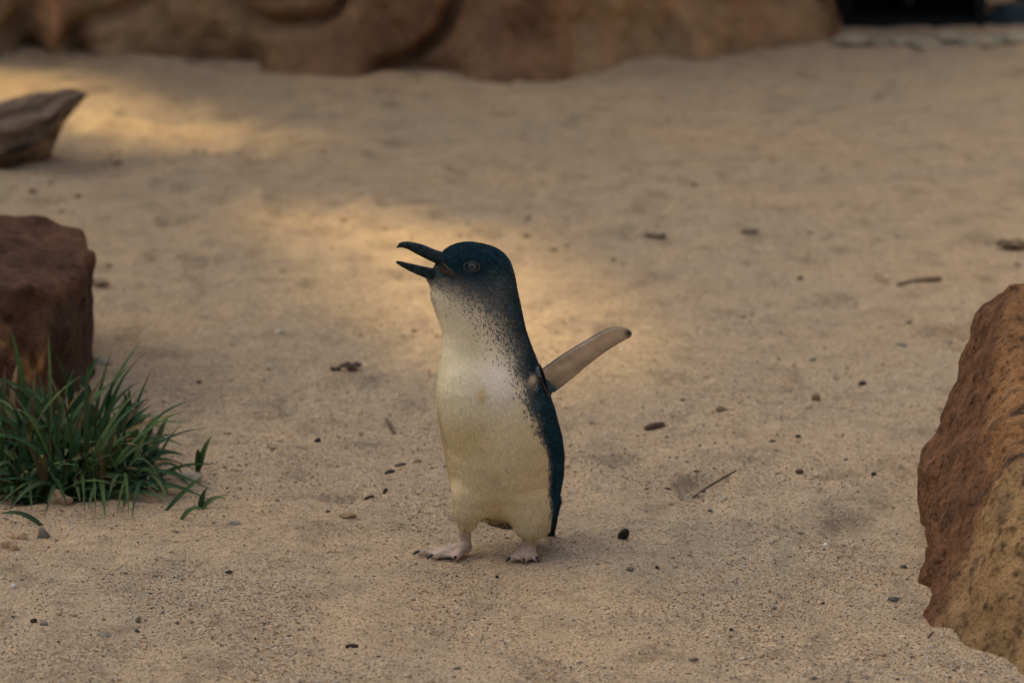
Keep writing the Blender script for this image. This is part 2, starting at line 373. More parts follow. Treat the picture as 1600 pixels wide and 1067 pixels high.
# boulder on the right
def gp(px, py, dz=-.03):
    p = G(px, py); return (p[0], p[1], dz)
boul = [gp(1600, 1058), gp(1500, 1018), gp(1456, 985), gp(1438, 930), gp(1434, 885), gp(1450, 820), P(1600, 1050, G(1600, 1055)[1]), P(1445, 925, G(1445, 925)[1]), P(1437, 868, G(1437, 890)[1]),
        P(1447, 735, .20), P(1449, 660, .26), P(1470, 612, .28), P(1512, 545, .27), P(1537, 498, .26), P(1556, 452, .26), P(1600, 440, .25),
        P(1553, 470, .20), P(1548, 600, .10), P(1520, 740, -.03), P(1500, 830, -.09), P(1476, 930, -.13), P(1600, 700, -.13), P(1600, 900, -.28),
        P(1760, 455, .28), P(1830, 640, .3), P(1850, 900, -.1), gp(1900, 1010), gp(1800, 1070), (.62, .42, -.03), (.85, .45, -.03), (.88, .1, -.03)]
def boul_col(V):
    x, y, z = V.T; qx, qy, qd = to_px(V)
    def hit(px, py):
        m = np.where((qx-px)**2+(qy-py)**2 < 40)[0]; return V[m[qd[m].argmin()]]
    def side_of(a, b, n):            # signed distance from the plane that cuts the stone's face along a-b
        a, b = hit(*a), hit(*b); q = np.cross(b-a, n); q /= np.linalg.norm(q); return (V-a) @ q
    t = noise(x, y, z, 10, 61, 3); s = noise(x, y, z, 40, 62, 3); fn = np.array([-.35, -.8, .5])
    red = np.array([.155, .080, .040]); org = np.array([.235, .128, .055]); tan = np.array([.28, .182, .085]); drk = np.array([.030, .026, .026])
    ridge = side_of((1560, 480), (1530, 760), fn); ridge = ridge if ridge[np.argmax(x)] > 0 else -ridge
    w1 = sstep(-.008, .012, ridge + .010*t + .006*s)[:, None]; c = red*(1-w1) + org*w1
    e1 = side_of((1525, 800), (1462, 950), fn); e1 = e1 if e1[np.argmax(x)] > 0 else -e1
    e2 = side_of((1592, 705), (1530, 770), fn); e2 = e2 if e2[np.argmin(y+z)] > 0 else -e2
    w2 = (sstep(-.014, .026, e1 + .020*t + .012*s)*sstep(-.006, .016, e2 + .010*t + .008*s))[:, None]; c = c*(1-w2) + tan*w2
    c = c*(1 + .22*s[:, None] + .2*t[:, None])
    ln = np.exp(-((e2+.006*t)/.0035)**2)*sstep(-.02, .01, ridge)
    st = np.maximum(sstep(.34, .55, noise(x, y, z*.5, 34, 66, 3))*sstep(-.1, .3, t), ln)[:, None]; st = st*(.85-.45*w2); c = c*(1-st) + drk*st
    fl = sstep(.36, .6, noise(x, y, z, 120, 67, 2))[:, None]; c = c*(1-.65*fl); fl = sstep(.3, .5, noise(x, y, z, 230, 69, 2))[:, None]; return np.clip(c*(1-.5*fl), .008, 1)
def boul_carve(X, Y, Z):
    c = G(1446, 905); return -.010 - .005*np.abs(noise(X, Y, Z, 22, 70, 2)) - .014*np.exp(-((X-c[0])**2+(Y-c[1])**2+(Z-.02)**2)/.045**2)
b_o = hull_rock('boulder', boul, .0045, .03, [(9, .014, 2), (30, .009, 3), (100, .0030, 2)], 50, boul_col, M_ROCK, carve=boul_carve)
tag(b_o, 'large rust-brown boulder with tan pitted lower face rising from the sand', 'boulder')

# block of stone on the left, behind the grass
Yb, Yf = 1.02, .66
blk = [P(-300, 330, Yb), P(20, 340, Yb), P(75, 348, Yb), P(125, 362, Yb-.04), P(143, 388, Yb-.1), P(138, 405, .84), P(108, 442, Yf+.08), P(92, 462, Yf+.02), P(0, 462, Yf-.04), P(-300, 440, Yf-.04),
       P(78, 545, Yf-.0), gp(62, 640), gp(-300, 690), gp(0, 665), gp(112, 607), gp(136, 590), P(141, 500, .88), (-.62, 1.15, -.03), (-1.0, 1.15, -.03), (-1.0, .6, -.03)]
def blk_col(V):
    x, y, z = V.T; t = noise(x, y, z, 11, 71, 3)[:, None]; s = noise(x, y, z, 45, 72, 3)[:, None]
    c = np.array([.105, .056, .034]) + np.array([.06, .032, .014])*t + np.array([.03, .015, .006])*s
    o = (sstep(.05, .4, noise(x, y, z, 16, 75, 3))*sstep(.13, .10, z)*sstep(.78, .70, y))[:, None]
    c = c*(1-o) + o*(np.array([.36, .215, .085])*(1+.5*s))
    g = (sstep(-.545, -.525, x)*sstep(.135, .11, z))[:, None]; c = c*(1-.8*g) + .8*g*np.array([.050, .042, .036])*(1+.5*noise(x*4, y*4, z*.5, 25, 78, 2)[:, None])  # right flank: grey layered stone, its shade also darkened into the colour
    d = sstep(.45, .65, noise(x, y, z, 30, 77, 3))[:, None]; return np.clip(c*(1-.7*d), .008, 1)
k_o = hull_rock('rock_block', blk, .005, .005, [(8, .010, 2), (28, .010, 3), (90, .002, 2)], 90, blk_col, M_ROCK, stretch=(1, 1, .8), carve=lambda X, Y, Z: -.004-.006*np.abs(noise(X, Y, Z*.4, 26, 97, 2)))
tag(k_o, 'dark red-brown squared stone block with flat top behind the grass tuft', 'rock')

# driftwood
secs = [(131, 146, 151), (126, 142, 160), (117, 140, 172), (105, 140, 187), (94, 142, 202), (86, 145, 220), (78, 147, 240), (71, 148, 262), (50, 150, 276), (0, 162, 286), (-80, 160, 290), (-200, 168, 300), (-420, 190, 300), (-600, 200, 296)]
Yl = 2.28; rings = []
dens = np.array(secs, float); pxs = np.linspace(131, -600, 200)**1.0
pxs = np.concatenate([np.linspace(131, 60, 46), np.linspace(59, -600, 90)])
kk = 72
for i, p in enumerate(pxs):
    a = np.interp(-p, -dens[:, 0], dens[:, 1]); b_ = np.interp(-p, -dens[:, 0], dens[:, 2])
    T = P(p, a, Yl); Bt = P(p, b_, Yl); zc = (T[2]+Bt[2])/2; r = (T[2]-Bt[2])/2
    th = np.linspace(0, 2*math.pi, kk, endpoint=False); yy = np.cos(th); zz = np.sin(th)
    rad = 1 + .10*noise(yy*1.4, zz*1.4, np.full(kk, T[0]*3), 2, 81, 2) + .05*noise(yy*4, zz*4, np.full(kk, T[0]*1.5), 2, 82, 2) + .02*noise(yy*12, zz*12, np.full(kk, T[0]*4), 2, 84, 1)
    rad = rad - .22*np.exp(-((th-math.pi+.30+.25*math.sin(T[0]*9))/.14)**2) - .38*sstep(.1, -.7, zz)*sstep(.4, -.4, yy) - .10*np.exp(-((th-math.pi*.72)/.07)**2)
    rings.append(np.stack([np.full(kk, T[0]) + .02*noise(yy*2, zz*2, 0, 2, 83, 2), Yl + yy*max(r, .012)*1.05*rad, zc + zz*r*rad], 1))
lv, lf = loft(np.array(rings)); x, y, z = lv.T
ga = noise(x*1.2, y*14, z*14, 3, 86, 3)[:, None]; gb = noise(x*2, y*30, z*30, 3, 87, 2)[:, None]
lc = np.array([.20, .155, .105])*(1+.6*ga+.4*gb); dk = sstep(.3, .5, noise(x*5, y*12, z*12, 2.2, 88, 3))[:, None]; lc = lc*(1-.75*dk)
log = link('driftwood_log', mesh_lists('driftwood_log', lv, lf, np.clip(lc, .008, 1)), M_WOOD)
tag(log, 'weathered grey-brown driftwood log with tapering broken end lying on sand', 'log')

# ------------------------------------------------------------------ dark box, edging stones and the rocks beside it
bl, br = G(1312, 47), G(1541, 49); Ybx = (bl[1]+br[1])/2; w = br[0]-bl[0]; cx = (bl[0]+br[0])/2
M_BOX = plain_mat('black_timber', (.006, .008, .010), .7, .2, 30)
nest = empty('nest_box', (cx, Ybx, 0)); tag(nest, 'black open-fronted box set against the end of the rock wall', 'nest box')
def box_me(name, sx, sy, sz, bev=.004):
    bm = bmesh.new(); bmesh.ops.create_cube(bm, size=1)
    for v in bm.verts: v.co = (v.co.x*sx, v.co.y*sy, v.co.z*sz)
    bmesh.ops.bevel(bm, geom=bm.edges[:], offset=bev, segments=2, affect='EDGES')
    me = bpy.data.meshes.new(name); bm.to_mesh(me); bm.free(); return me
hB, dB, tB = .42, .45, .022
side_me = box_me('side_panel', tB, dB, hB)
link('side_panel', side_me, M_BOX, nest, (-w/2+tB/2, dB/2, hB/2-.01)); link('side_panel', side_me, M_BOX, nest, (w/2-tB/2, dB/2, hB/2-.01))
link('back_panel', box_me('back_panel', w-2*tB-.002, tB, hB-.01), M_BOX, nest, (0, dB-tB/2-.002, hB/2-.01))
link('top_panel', box_me('top_panel', w+.03, dB+.04, tB), M_BOX, nest, (0, dB/2-.01, hB-.01+tB/2))
link('floor_panel', box_me('floor_panel', w-2*tB-.002, dB-tB-.006, tB), M_BOX, nest, (0, dB/2-tB/2, tB/2+.001))
link('divider', box_me('divider', tB*.8, dB-.1, hB-tB-.04), plain_mat('divider_timber', (.012, .017, .021), .6, .3, 30), nest, (0, dB/2+.02, hB/2+.01-.002))

def stone_me(name, seed, sx, sy, sz, h, col, amp=.12):
    bm = bmesh.new(); bmesh.ops.create_icosphere(bm, subdivisions=h, radius=1)
    V = np.array([v.co[:] for v in bm.verts]); F = np.array([[v.index for v in f.verts] for f in bm.faces]); bm.free()
    n1 = noise(*V.T, 1.1, seed, 2); n2 = noise(*V.T, 3.0, seed+9, 2)
    q = V.copy(); rg = np.random.default_rng(seed)
    for _ in range(9):
        nn = rg.normal(size=3); nn /= np.linalg.norm(nn); dd = q @ nn - rg.uniform(.55, .85); q = q - np.maximum(dd, 0)[:, None]*nn*.92
    V = q*(1+amp*2*n1+amp*.8*n2)[:, None]*np.array([sx, sy, sz])
    c = np.array(col)*np.array([1.06, 1., .86])*(1+.4*noise(*V.T, 1.5/max(sx, sy), seed+3, 3))[:, None]
    return mesh_np(name, V, F, np.clip(c, .004, 1))
for i, px in enumerate(np.linspace(1335, 1640, 9)):
    p = G(px + random.uniform(-6, 6), 68+random.uniform(-3, 4)); sx = .033+.01*random.random()
    me = stone_me('edging_stone', 200+i, sx, .03, .016+.003*random.random(), 3, (.33, .33, .26))
    o = link('edging_stone', me, M_PEB, None, (p[0], p[1], gz(p[0], p[1])+.006)); o.rotation_euler.z = random.uniform(-.5, .5)
    tag(o, 'small pale grey-green edging stone in the row before the black box', 'stone', 'stones edging the sand before the black box')
p = G(1592, 44); o = link('rock_ledge', stone_me('rock_ledge', 240, .075, .09, .034, 4, (.022, .040, .055), .07), M_PEB, None, (p[0]+.012, p[1]+.08, .012)); tag(o, 'low dark blue-grey rock beside the black box', 'rock')
p2 = o.location; o = link('pale_boulder', stone_me('pale_boulder', 251, .10, .10, .10, 4, (.40, .30, .20), .07), M_PEB, None, (p2[0]+.035, p2[1]+.19, .095)); tag(o, 'pale sandy boulder behind the low dark blue-grey rock', 'boulder')

# ------------------------------------------------------------------ the penguin
S = 1/1590.0                        # metres per photo pixel at the bird
YC = .045
prof = np.array([  # row, left, right, depth/width, centre depth
    (404, 735, 770, .80, .050), (420, 706, 793, .80, .050), (440, 676, 806, .76, .050), (460, 671, 810, .76, .050), (480, 677, 814, .78, .049), (500, 685, 818, .80, .048), (520, 691, 823, .83, .047), (540, 692, 830, .87, .046),
    (560, 688, 838, .90, .045), (580, 683, 845, .92, .044), (605, 680, 854, .93, .043), (640, 683, 866, .93, .042), (680, 689, 877, .92, .041), (710, 694, 881, .90, .041),
    (740, 700, 880, .88, .042), (765, 706, 876, .85, .044), (785, 720, 869, .80, .046), (800, 738, 858, .72, .050), (810, 762, 842, .6, .054)], float)
rows = np.arange(404, 811, 2.); pc = np.stack([np.interp(rows, prof[:, 0], prof[:, i]) for i in range(5)], 1)
ker = np.exp(-np.linspace(-2, 2, 13)**2); ker /= ker.sum()
for i in range(1, 5): pc[:, i] = np.convolve(np.pad(pc[:, i], 6, 'reflect', reflect_type='odd'), ker, 'valid')
tz, tx, ta, tb, ty = [], [], [], [], []
for r, L, R, dw, Yc in pc:
    a = P(L, r, Yc); b_ = P(R, r, Yc); tz.append(a[2]); tx.append((a[0]+b_[0])/2); ta.append((b_[0]-a[0])/2); tb.append((b_[0]-a[0])/2*dw); ty.append(Yc)
tz, tx, ta, tb, ty = [np.array(v)[::-1] for v in (tz, tx, ta, tb, ty)]
Z_TOP, Z_BOT = tz[-1], tz[0]
def torso(X, Y, Z):
    a = np.interp(Z, tz, ta); b_ = np.interp(Z, tz, tb); cx_ = np.interp(Z, tz, tx); cy_ = np.interp(Z, tz, ty)
    d = (np.sqrt(((X-cx_)/a)**2 + ((Y-cy_)/b_)**2)-1)*np.minimum(a, b_)
    return np.maximum(np.maximum(d, Z-Z_TOP), Z_BOT-Z)
def ell(c, r, rot=0.0, yaw=0.0):    # ellipsoid, rot tilts in the X-Z plane, yaw about Z
    c = np.array(c); r = np.array(r); ca, sa, cy_, sy_ = math.cos(rot), math.sin(rot), math.cos(yaw), math.sin(yaw)
    def f(X, Y, Z):
        x, y, z = X-c[0], Y-c[1], Z-c[2]
        x, y = cy_*x+sy_*y, -sy_*x+cy_*y; x, z = ca*x+sa*z, -sa*x+ca*z
        k0 = np.sqrt((x/r[0])**2+(y/r[1])**2+(z/r[2])**2); k1 = np.sqrt((x/r[0]**2)**2+(y/r[1]**2)**2+(z/r[2]**2)**2)
        return k0*(k0-1)/np.maximum(k1, 1e-6)
    m = max(r); return f, c-m, c+m
def cone(a, b, ra, rb):
    a, b = np.array(a), np.array(b); ab = b-a; L2 = ab @ ab
    def f(X, Y, Z):
        t = np.clip(((X-a[0])*ab[0]+(Y-a[1])*ab[1]+(Z-a[2])*ab[2])/L2, 0, 1)
        return np.sqrt((X-a[0]-t*ab[0])**2+(Y-a[1]-t*ab[1])**2+(Z-a[2]-t*ab[2])**2)-(ra+(rb-ra)*t)
    m = max(ra, rb); return f, np.minimum(a, b)-m, np.maximum(a, b)+m
def slab(pts3, thick, rnd, bulge=None):     # plate with a polygon outline lying in a plane through three of its points
    pts3 = np.array(pts3); o = pts3.mean(0); _, _, vt = np.linalg.svd(pts3-o); e1, e2, n = vt
    poly = np.stack([(pts3-o) @ e1, (pts3-o) @ e2], 1)
    def f(X, Y, Z):
        x, y, z = X-o[0], Y-o[1], Z-o[2]; u = x*e1[0]+y*e1[1]+z*e1[2]; v = x*e2[0]+y*e2[1]+z*e2[2]; w_ = np.abs(x*n[0]+y*n[1]+z*n[2])
        d = np.full(u.shape, 1e9, np.float32); s = np.zeros(u.shape, bool)
        for i in range(len(poly)):
            (x1, y1), (x2, y2) = poly[i-1], poly[i]; ex, ey = x2-x1, y2-y1
            t = np.clip(((u-x1)*ex+(v-y1)*ey)/(ex*ex+ey*ey+1e-12), 0, 1); d = np.minimum(d, (u-x1-t*ex)**2+(v-y1-t*ey)**2)
            s ^= ((y1 > v) != (y2 > v)) & (u < ex*(v-y1)/(ey if abs(ey) > 1e-9 else 1e-9)+x1)
        d = np.sqrt(d); d = np.where(s, -d, d)+rnd; w2 = w_-thick+rnd
        return np.sqrt(np.maximum(d, 0)**2+np.maximum(w2, 0)**2)+np.minimum(np.maximum(d, w2), 0)-rnd
    return f, pts3.min(0)-thick, pts3.max(0)+thick, (o, e1, e2, n)
YH = .050
prims = [('torso', torso, np.array([-.15, -.06, Z_BOT-.005]), np.array([.1, .16, Z_TOP+.005]), .004)]
def add(tag_, pr_, k): prims.append((tag_, pr_[0], pr_[1], pr_[2], k))
add('head', ell(P(746, 427, YH), (56*S, 42*S, 47*S)), .008)
add('head', ell(P(716, 410, YH-.003), (36*S, 28*S, 27*S), .35), .012)
add('head', ell(P(700, 437, YH-.005), (34*S, 21*S, 15*S), -.15), .010)
add('brow', ell(P(738, 404, YH-.017), (26*S, 12*S, 8*S), -.1), .008)
add('thigh', ell(P(732, 790, .020), (25*S, 22*S, 33*S), -.12), .016)
add('thigh', ell(P(829, 801, .018), (34*S, 28*S, 38*S), .15), .018)
add('tail', cone(P(858, 782, .085), P(860, 830, .100), 18*S, 6*S), .012)
add('rump', ell(P(795, 792, .078), (50*S, 26*S, 34*S)), .015)
add('chest', ell(P(740, 640, .012), (44*S, 30*S, 56*S)), .02)
# left flipper held up and back
def fY(px): return .055 + (px-840)/145*.055
f_out = [(836, 592), (848, 576), (880, 553), (905, 538), (930, 523), (950, 513), (968, 510), (979, 512), (986, 518), (985, 526), (965, 537), (945, 549), (925, 564), (905, 580), (885, 596), (866, 611), (852, 618)]
fl = slab([P(x, y, fY(x)) for x, y in f_out], .0032, .0028); FL_FR = fl[3]
add('flipper', fl[:3], .004)
add('shoulder', ell(P(850, 604, .056), (9*S, 8*S, 12*S), .3), .006)
# right flipper folded back behind the bird
FRONT = np.array([-math.sin(math.radians(35)), -math.cos(math.radians(35))]); LAT = np.array([-FRONT[1], FRONT[0]])
c0 = P(768, 610, .043)
def mir(p):
    d = p[:2]-c0[:2]; a, b_ = d @ FRONT, d @ LAT; q = c0[:2]+FRONT*a-LAT*b_; return q
base_z = P(840, 595, .055)[2]
fr_pts = []
for x, y in f_out:
    p = P(x, y, fY(x)); q = mir(p); s_ = (x-836)/150; fr_pts.append([q[0]-.012*s_, q[1]-.02*s_, p[2]-.075*s_])
fr_ = slab(fr_pts, .0032, .0028); FR_FR = fr_[3]; add('flipper_r', fr_[:3], .004)
# legs and webbed feet
def GP(px, py, up): g = G(px, py); return np.array([g[0], g[1], up])
add('leg', cone(P(727, 812, .026), GP(726, 864, .010), 11*S, 9.5*S), .004)
add('leg', cone(P(829, 828, .022), GP(824, 870, .010), 12*S, 10.5*S), .004)
def foot(heel, toes, r0):
    h = GP(*heel, .008)
    tips = [GP(t[0], t[1], .0035) for t in toes]
    for t in tips: add('foot', cone(h, t, r0*S, 4.6*S), .004)
    for a, b_ in zip(tips[:-1], tips[1:]):
        q = [h, h+(a-h)*.90, h*.12+(a+b_)*.44+np.array([0, 0, -.0005]), h+(b_-h)*.90]
        pr_ = slab(q, .0020, .0016); add('foot', pr_[:3], .003)
TOES_L = [(656, 869), (676, 875), (712, 877)]; TOES_R = [(797, 879), (819, 881), (838, 878)]
foot((727, 866), TOES_L, 8.5); foot((826, 868), TOES_R, 9)

h = .00125; lo = np.array([-.14, -.06, -.006]); hi = np.array([.155, .21, .362])
ax = [np.arange(lo[i], hi[i], h, dtype=np.float32) for i in range(3)]
f = np.full([len(a) for a in ax], 1.0, np.float32)
for tg, fn, a, b_, k in prims:
    sl = [slice(max(0, int((a[i]-.012-k-lo[i])/h)), min(len(ax[i]), int((b_[i]+.012+k-lo[i])/h)+1)) for i in range(3)]
    d = fn(ax[0][sl[0]][:, None, None], ax[1][sl[1]][None, :, None], ax[2][sl[2]][None, None, :]).astype(np.float32)
    f[tuple(sl)] = d if tg == 'torso' else smin(f[tuple(sl)], d, k)
BV, BF = surface_nets(f, lo, h); del f
# keep the parts that hang together, relax a little
nb = np.zeros((len(BV), 3)); cn = np.zeros(len(BV))
for it in range(2):
    nb[:] = 0; cn[:] = 0
    for i in range(4):
        np.add.at(nb, BF[:, i], BV[BF[:, (i+1) % 4]]); np.add.at(cn, BF[:, i], 1)
    BV = BV*.5 + .5*nb/cn[:, None]
def vnormals(V, F):
    fn = np.cross(V[F[:, 2]]-V[F[:, 0]], V[F[:, 3]]-V[F[:, 1]]); n = np.zeros_like(V)
    for i in range(4): np.add.at(n, F[:, i], fn)
    return n/np.maximum(np.linalg.norm(n, axis=1), 1e-12)[:, None]
BN = vnormals(BV, BF)
tags = [p[0] for p in prims]
def regions(V):
    D = np.stack([p[1](V[:, 0], V[:, 1], V[:, 2]) for p in prims], 1); return np.array(tags)[D.argmin(1)], D
zrow = lambda r: P(760, r, YC)[2]
def dark_prob(V, N, reg):
    x, y, z = V.T
    psi = np.radians(np.interp(z, [zrow(600), zrow(540), zrow(470), zrow(430)], [35, 46, 66, 78]))
    cx_ = np.interp(z, tz, tx); cy_ = np.interp(z, tz, ty)
    ang = np.arctan2(x-cx_, -(y-cy_))          # 0 = toward -Y, + to the right
    phi = np.abs((np.degrees(ang)+np.degrees(psi)+180) % 360-180)
    rr = [zrow(r) for r in (800, 700, 650, 600, 560, 520, 480, 450)]
    ph0 = np.interp(z, rr, [88, 88, 82, 80, 82, 90, 96, 94]); wd = np.interp(z, rr, [3, 3, 5, 9, 18, 30, 34, 28])
    ph0 = ph0 + 5*noise(x, y, z, 60, 101, 2)
    d = 1/(1+np.exp(-(phi-ph0)/wd*2.2))
    jx = np.array([P(q, 440, YH)[0] for q in (660, 690, 720, 750, 775, 800)]); jz = np.array([P(700, r, YH-.02)[2] for r in (441, 449, 459, 470, 486, 505)])
    dh = 1/(1+np.exp(-(z-np.interp(x, jx, jz) + .003*noise(x, y, z, 150, 103, 2))/.0048)); d = np.maximum(d, dh)
    d = np.where(reg == 'tail', 1, d); d = np.where((reg == 'rump') & (y < .095), d*.35, d)
    return d, phi
DARK = np.array([.0030, .0165, .0250]); DARK2 = np.array([.014, .046, .062]); CREAM = np.array([.72, .61, .36]); WHITE = np.array([.90, .86, .62]); PINK = np.array([.50, .405, .315])
def body_colour(V, N, reg, stochastic=True):
    x, y, z = V.T; d, phi = dark_prob(V, N, reg)
    pick = (d > rng.random(len(V))).astype(float)*.84+d*.16 if stochastic else d
    c = CREAM*np.ones((len(V), 1)) * (1+.10*noise(x, y, z, 40, 110, 3))[:, None]
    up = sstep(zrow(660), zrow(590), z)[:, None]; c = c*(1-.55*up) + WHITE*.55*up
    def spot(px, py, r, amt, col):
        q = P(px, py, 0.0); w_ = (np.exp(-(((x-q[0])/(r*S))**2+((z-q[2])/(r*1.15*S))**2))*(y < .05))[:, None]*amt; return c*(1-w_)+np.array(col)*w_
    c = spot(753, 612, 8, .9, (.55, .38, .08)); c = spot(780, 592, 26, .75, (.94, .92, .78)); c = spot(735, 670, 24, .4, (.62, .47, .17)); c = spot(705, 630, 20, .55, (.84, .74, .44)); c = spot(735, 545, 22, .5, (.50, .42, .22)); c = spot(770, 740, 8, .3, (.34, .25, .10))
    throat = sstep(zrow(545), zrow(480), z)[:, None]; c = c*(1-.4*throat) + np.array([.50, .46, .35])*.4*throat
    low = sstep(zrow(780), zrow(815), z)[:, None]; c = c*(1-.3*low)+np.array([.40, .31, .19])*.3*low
    dk = DARK + (DARK2-DARK)*sstep(.1, .6, noise(x, y, z, 120, 111, 2))[:, None]*.6
    ck = (np.exp(-((x-P(715, 450, YH)[0])/.022)**2-((z-P(715, 452, YH-.02)[2])/.011)**2))[:, None]; dk = dk*(1-.75*ck)+np.array([.085, .075, .070])*.75*ck
    er = (np.exp(-((x-P(775, 465, YH)[0])/.016)**2-((z-P(775, 460, YH-.02)[2])/.02)**2))[:, None]; dk = dk*(1-.55*er)+np.array([.10, .105, .10])*.55*er
    c = c*(1-pick[:, None]) + dk*pick[:, None]
    for nm, fr2, sgn in (('flipper', FL_FR, 1), ('flipper_r', FR_FR, -1)):
        o, e1, e2, n = fr2; m = reg == nm
        if nm == 'flipper': n = n if n[1] < 0 else -n
        else:
            n3 = np.array([LAT[0], LAT[1], 0]); n = n if n @ n3 > 0 else -n
        pale = np.clip(N @ n*3-.4, 0, 1)[:, None]
        pl = np.array([.50, .41, .28])*(1+.35*noise(x*.6, y*.6, z, 130, 115, 3))[:, None]
        if nm == 'flipper':
            px, py, _ = to_px(V); uu = (px-845)/140; md = np.exp(-((py-(600-uu*75+6))/9)**2)[:, None]; pl = pl*(1-.32*md)
            tip = np.exp(-(((px-982)/6)**2+((py-520)/6)**2))[:, None]; pl = pl*(1-.95*tip)
            rt = np.maximum(sstep(849, 843, px), np.exp(-(((px-863)/9)**2+((py-608)/9)**2)))[:, None]; pl = pl*(1-rt)+DARK2*rt
        c = np.where(m[:, None], pl*pale+DARK2*(1-pale), c)
    sh = reg == 'shoulder'; c = np.where(sh[:, None], DARK2*1.2, c); c = spot(832, 598, 6, .95, (.70, .63, .44))
    ft = (reg == 'leg') | (reg == 'foot'); c = np.where(ft[:, None], PINK*(1+.22*noise(x, y, z, 130, 117, 2)+.22*noise(x, y, z, 520, 118, 2))[:, None]*(1-np.array([.25, .32, .38])*sstep(.2, .6, noise(x, y, z, 90, 119, 2))[:, None]), c)
    return np.clip(c, .003, 1), d
reg, DD = regions(BV)
bc, bd = body_colour(BV, BN, reg, False)
pen = empty('penguin', (G(765, 866)[0], G(765, 866)[1], 0)); tag(pen, 'little blue-black penguin with cream belly calling with open bill and raised flipper', 'penguin')
org = np.array(pen.location)
M_BODY = vcol_mat('plumage_skin', .8, .06, 500, .88, 1.12, .35, 900, .0006)
M_FEA = vcol_mat('feather', .7, .08)
body = link('body', mesh_np('body', BV-org, BF, bc), M_BODY, pen)

# feathers: small overlapping blades over the whole plumage
tri = np.vstack([BF[:, [0, 1, 2]], BF[:, [0, 2, 3]]]); ar = np.linalg.norm(np.cross(BV[tri[:, 1]]-BV[tri[:, 0]], BV[tri[:, 2]]-BV[tri[:, 0]]), axis=1)
NF = 150000
ti = rng.choice(len(tri), NF, p=ar/ar.sum()); r1, r2 = np.sqrt(rng.random(NF)), rng.random(NF); w3 = np.stack([1-r1, r1*(1-r2), r1*r2], 1)
FP = (BV[tri[ti]]*w3[..., None]).sum(1); FN = (BN[tri[ti]]*w3[..., None]).sum(1); FN /= np.linalg.norm(FN, axis=1)[:, None]
frg, _ = regions(FP); ok = ~np.isin(frg, ['leg', 'foot'])
bill0 = P(690, 412, YH-.008); ok &= (np.linalg.norm((FP-bill0)*np.array([1, .8, 1]), axis=1) > .011)
eyeP = P(737, 419, .02); px_, py_, _ = to_px(FP); ok &= ~((((px_-737)/13)**2+((py_-419)/10)**2 < 1))
FP, FN, frg = FP[ok], FN[ok], frg[ok]; nF = len(FP)
fc, fd = body_colour(FP, FN, frg, True)
hz = sstep(zrow(500), zrow(430), FP[:, 2])[:, None]
flow = np.array([0, .02, -1.0])*(1-hz) + np.array([.75, .1, -.35])*hz
back = (FP[:, 1:2] > .06); flow = flow + np.array([.15, 0, 0])*(1-hz)
for nm, pa, pb in (('flipper', P(845, 598, .055), P(980, 518, .11)), ('flipper_r', np.array(fr_pts[0]), np.array(fr_pts[8]))):
    m = frg == nm; dr = (pb-pa)/np.linalg.norm(pb-pa); flow[m] = dr*.8+np.array([0, 0, -.55])
flow = flow + rng.normal(0, .13, flow.shape)
flow -= (flow*FN).sum(1)[:, None]*FN; flow /= np.linalg.norm(flow, axis=1)[:, None]
side = np.cross(FN, flow); isd = (fc.mean(1) < .13)
hd = hz[:, 0] > .5; flp = np.isin(frg, ['flipper', 'flipper_r'])
Ln = np.where(isd, .0058, .0062)*rng.uniform(.75, 1.25, nF); Ln = np.where(hd, Ln*.55, Ln); Ln = np.where(flp, Ln*.6, Ln)
neck = (FP[:, 2] > zrow(590)) & ~hd; Ln = np.where(neck, Ln*.7, Ln); hem = (frg == 'thigh') & (FP[:, 2] < zrow(800)); Ln = np.where(hem, Ln*1.7, Ln)
Wd = np.where(isd, .00080, .0006)*rng.uniform(.8, 1.2, nF); Wd = np.where(hd | neck, Wd*.62, Wd)
lift = np.where(isd, .20, .09)*rng.uniform(.5, 1.4, nF); lift = np.where(flp, .10, lift); lift = np.where(hem, lift*2.5, lift)
tipd = flow*np.cos(lift)[:, None]+FN*np.sin(lift)[:, None]
b0 = FP-FN*.0005; midp = b0+tipd*(Ln*.55)[:, None]+FN*.0003
V4 = np.stack([b0, midp-side*Wd[:, None], b0+tipd*Ln[:, None], midp+side*Wd[:, None]], 1).reshape(-1, 3)
jit = rng.uniform(.82, 1.18, nF)[:, None]; fcb = fc*jit
tipc = np.where(isd[:, None], (fcb*2.4+np.array([.006, .022, .030]))*rng.uniform(.35, 1.75, nF)[:, None], fcb*rng.uniform(.9, 1.15, nF)[:, None])
C4 = np.stack([fcb*.8, fcb, tipc, fcb], 1).reshape(-1, 3)
fe = link('feathers', mesh_np('feathers', V4-org, np.arange(nF*4).reshape(-1, 4), np.clip(C4, .002, 1)), M_FEA, pen); tag(fe, kind='stuff')

# bill
M_BILL = plain_mat('bill_horn', (.0085, .022, .026), .5, .18, 260, .95, .6)
M_MOUTH = plain_mat('mouth_skin', (.052, .034, .020), .6, .15, 300, .6)
def bill_part(name, secs_, n=20, dense=40, mat=None):
    s_ = np.array(secs_, float); t = np.linspace(0, 1, len(s_)); tt = np.linspace(0, 1, dense); s2 = np.stack([np.interp(tt, t, s_[:, i]) for i in range(5)], 1)
    for i in range(5):
        q = s2[:, i].copy(); q[1:-1] = (s2[:-2, i]+2*s2[1:-1, i]+s2[2:, i])/4; s2[:, i] = q
    th = np.linspace(0, 2*math.pi, n, endpoint=False); R = []
    for px, py, ht, hw, Y in s2:
        c = P(px, py, Y); R.append(c + np.stack([0*th, np.cos(th)*hw*S, np.sin(th)*ht*S], 1))
    v, fc_ = loft(np.array(R)); return link(name, mesh_lists(name, v-org, fc_), mat or M_BILL, pen)
yb = lambda px: YH - .004 - (700-px)/80*.014
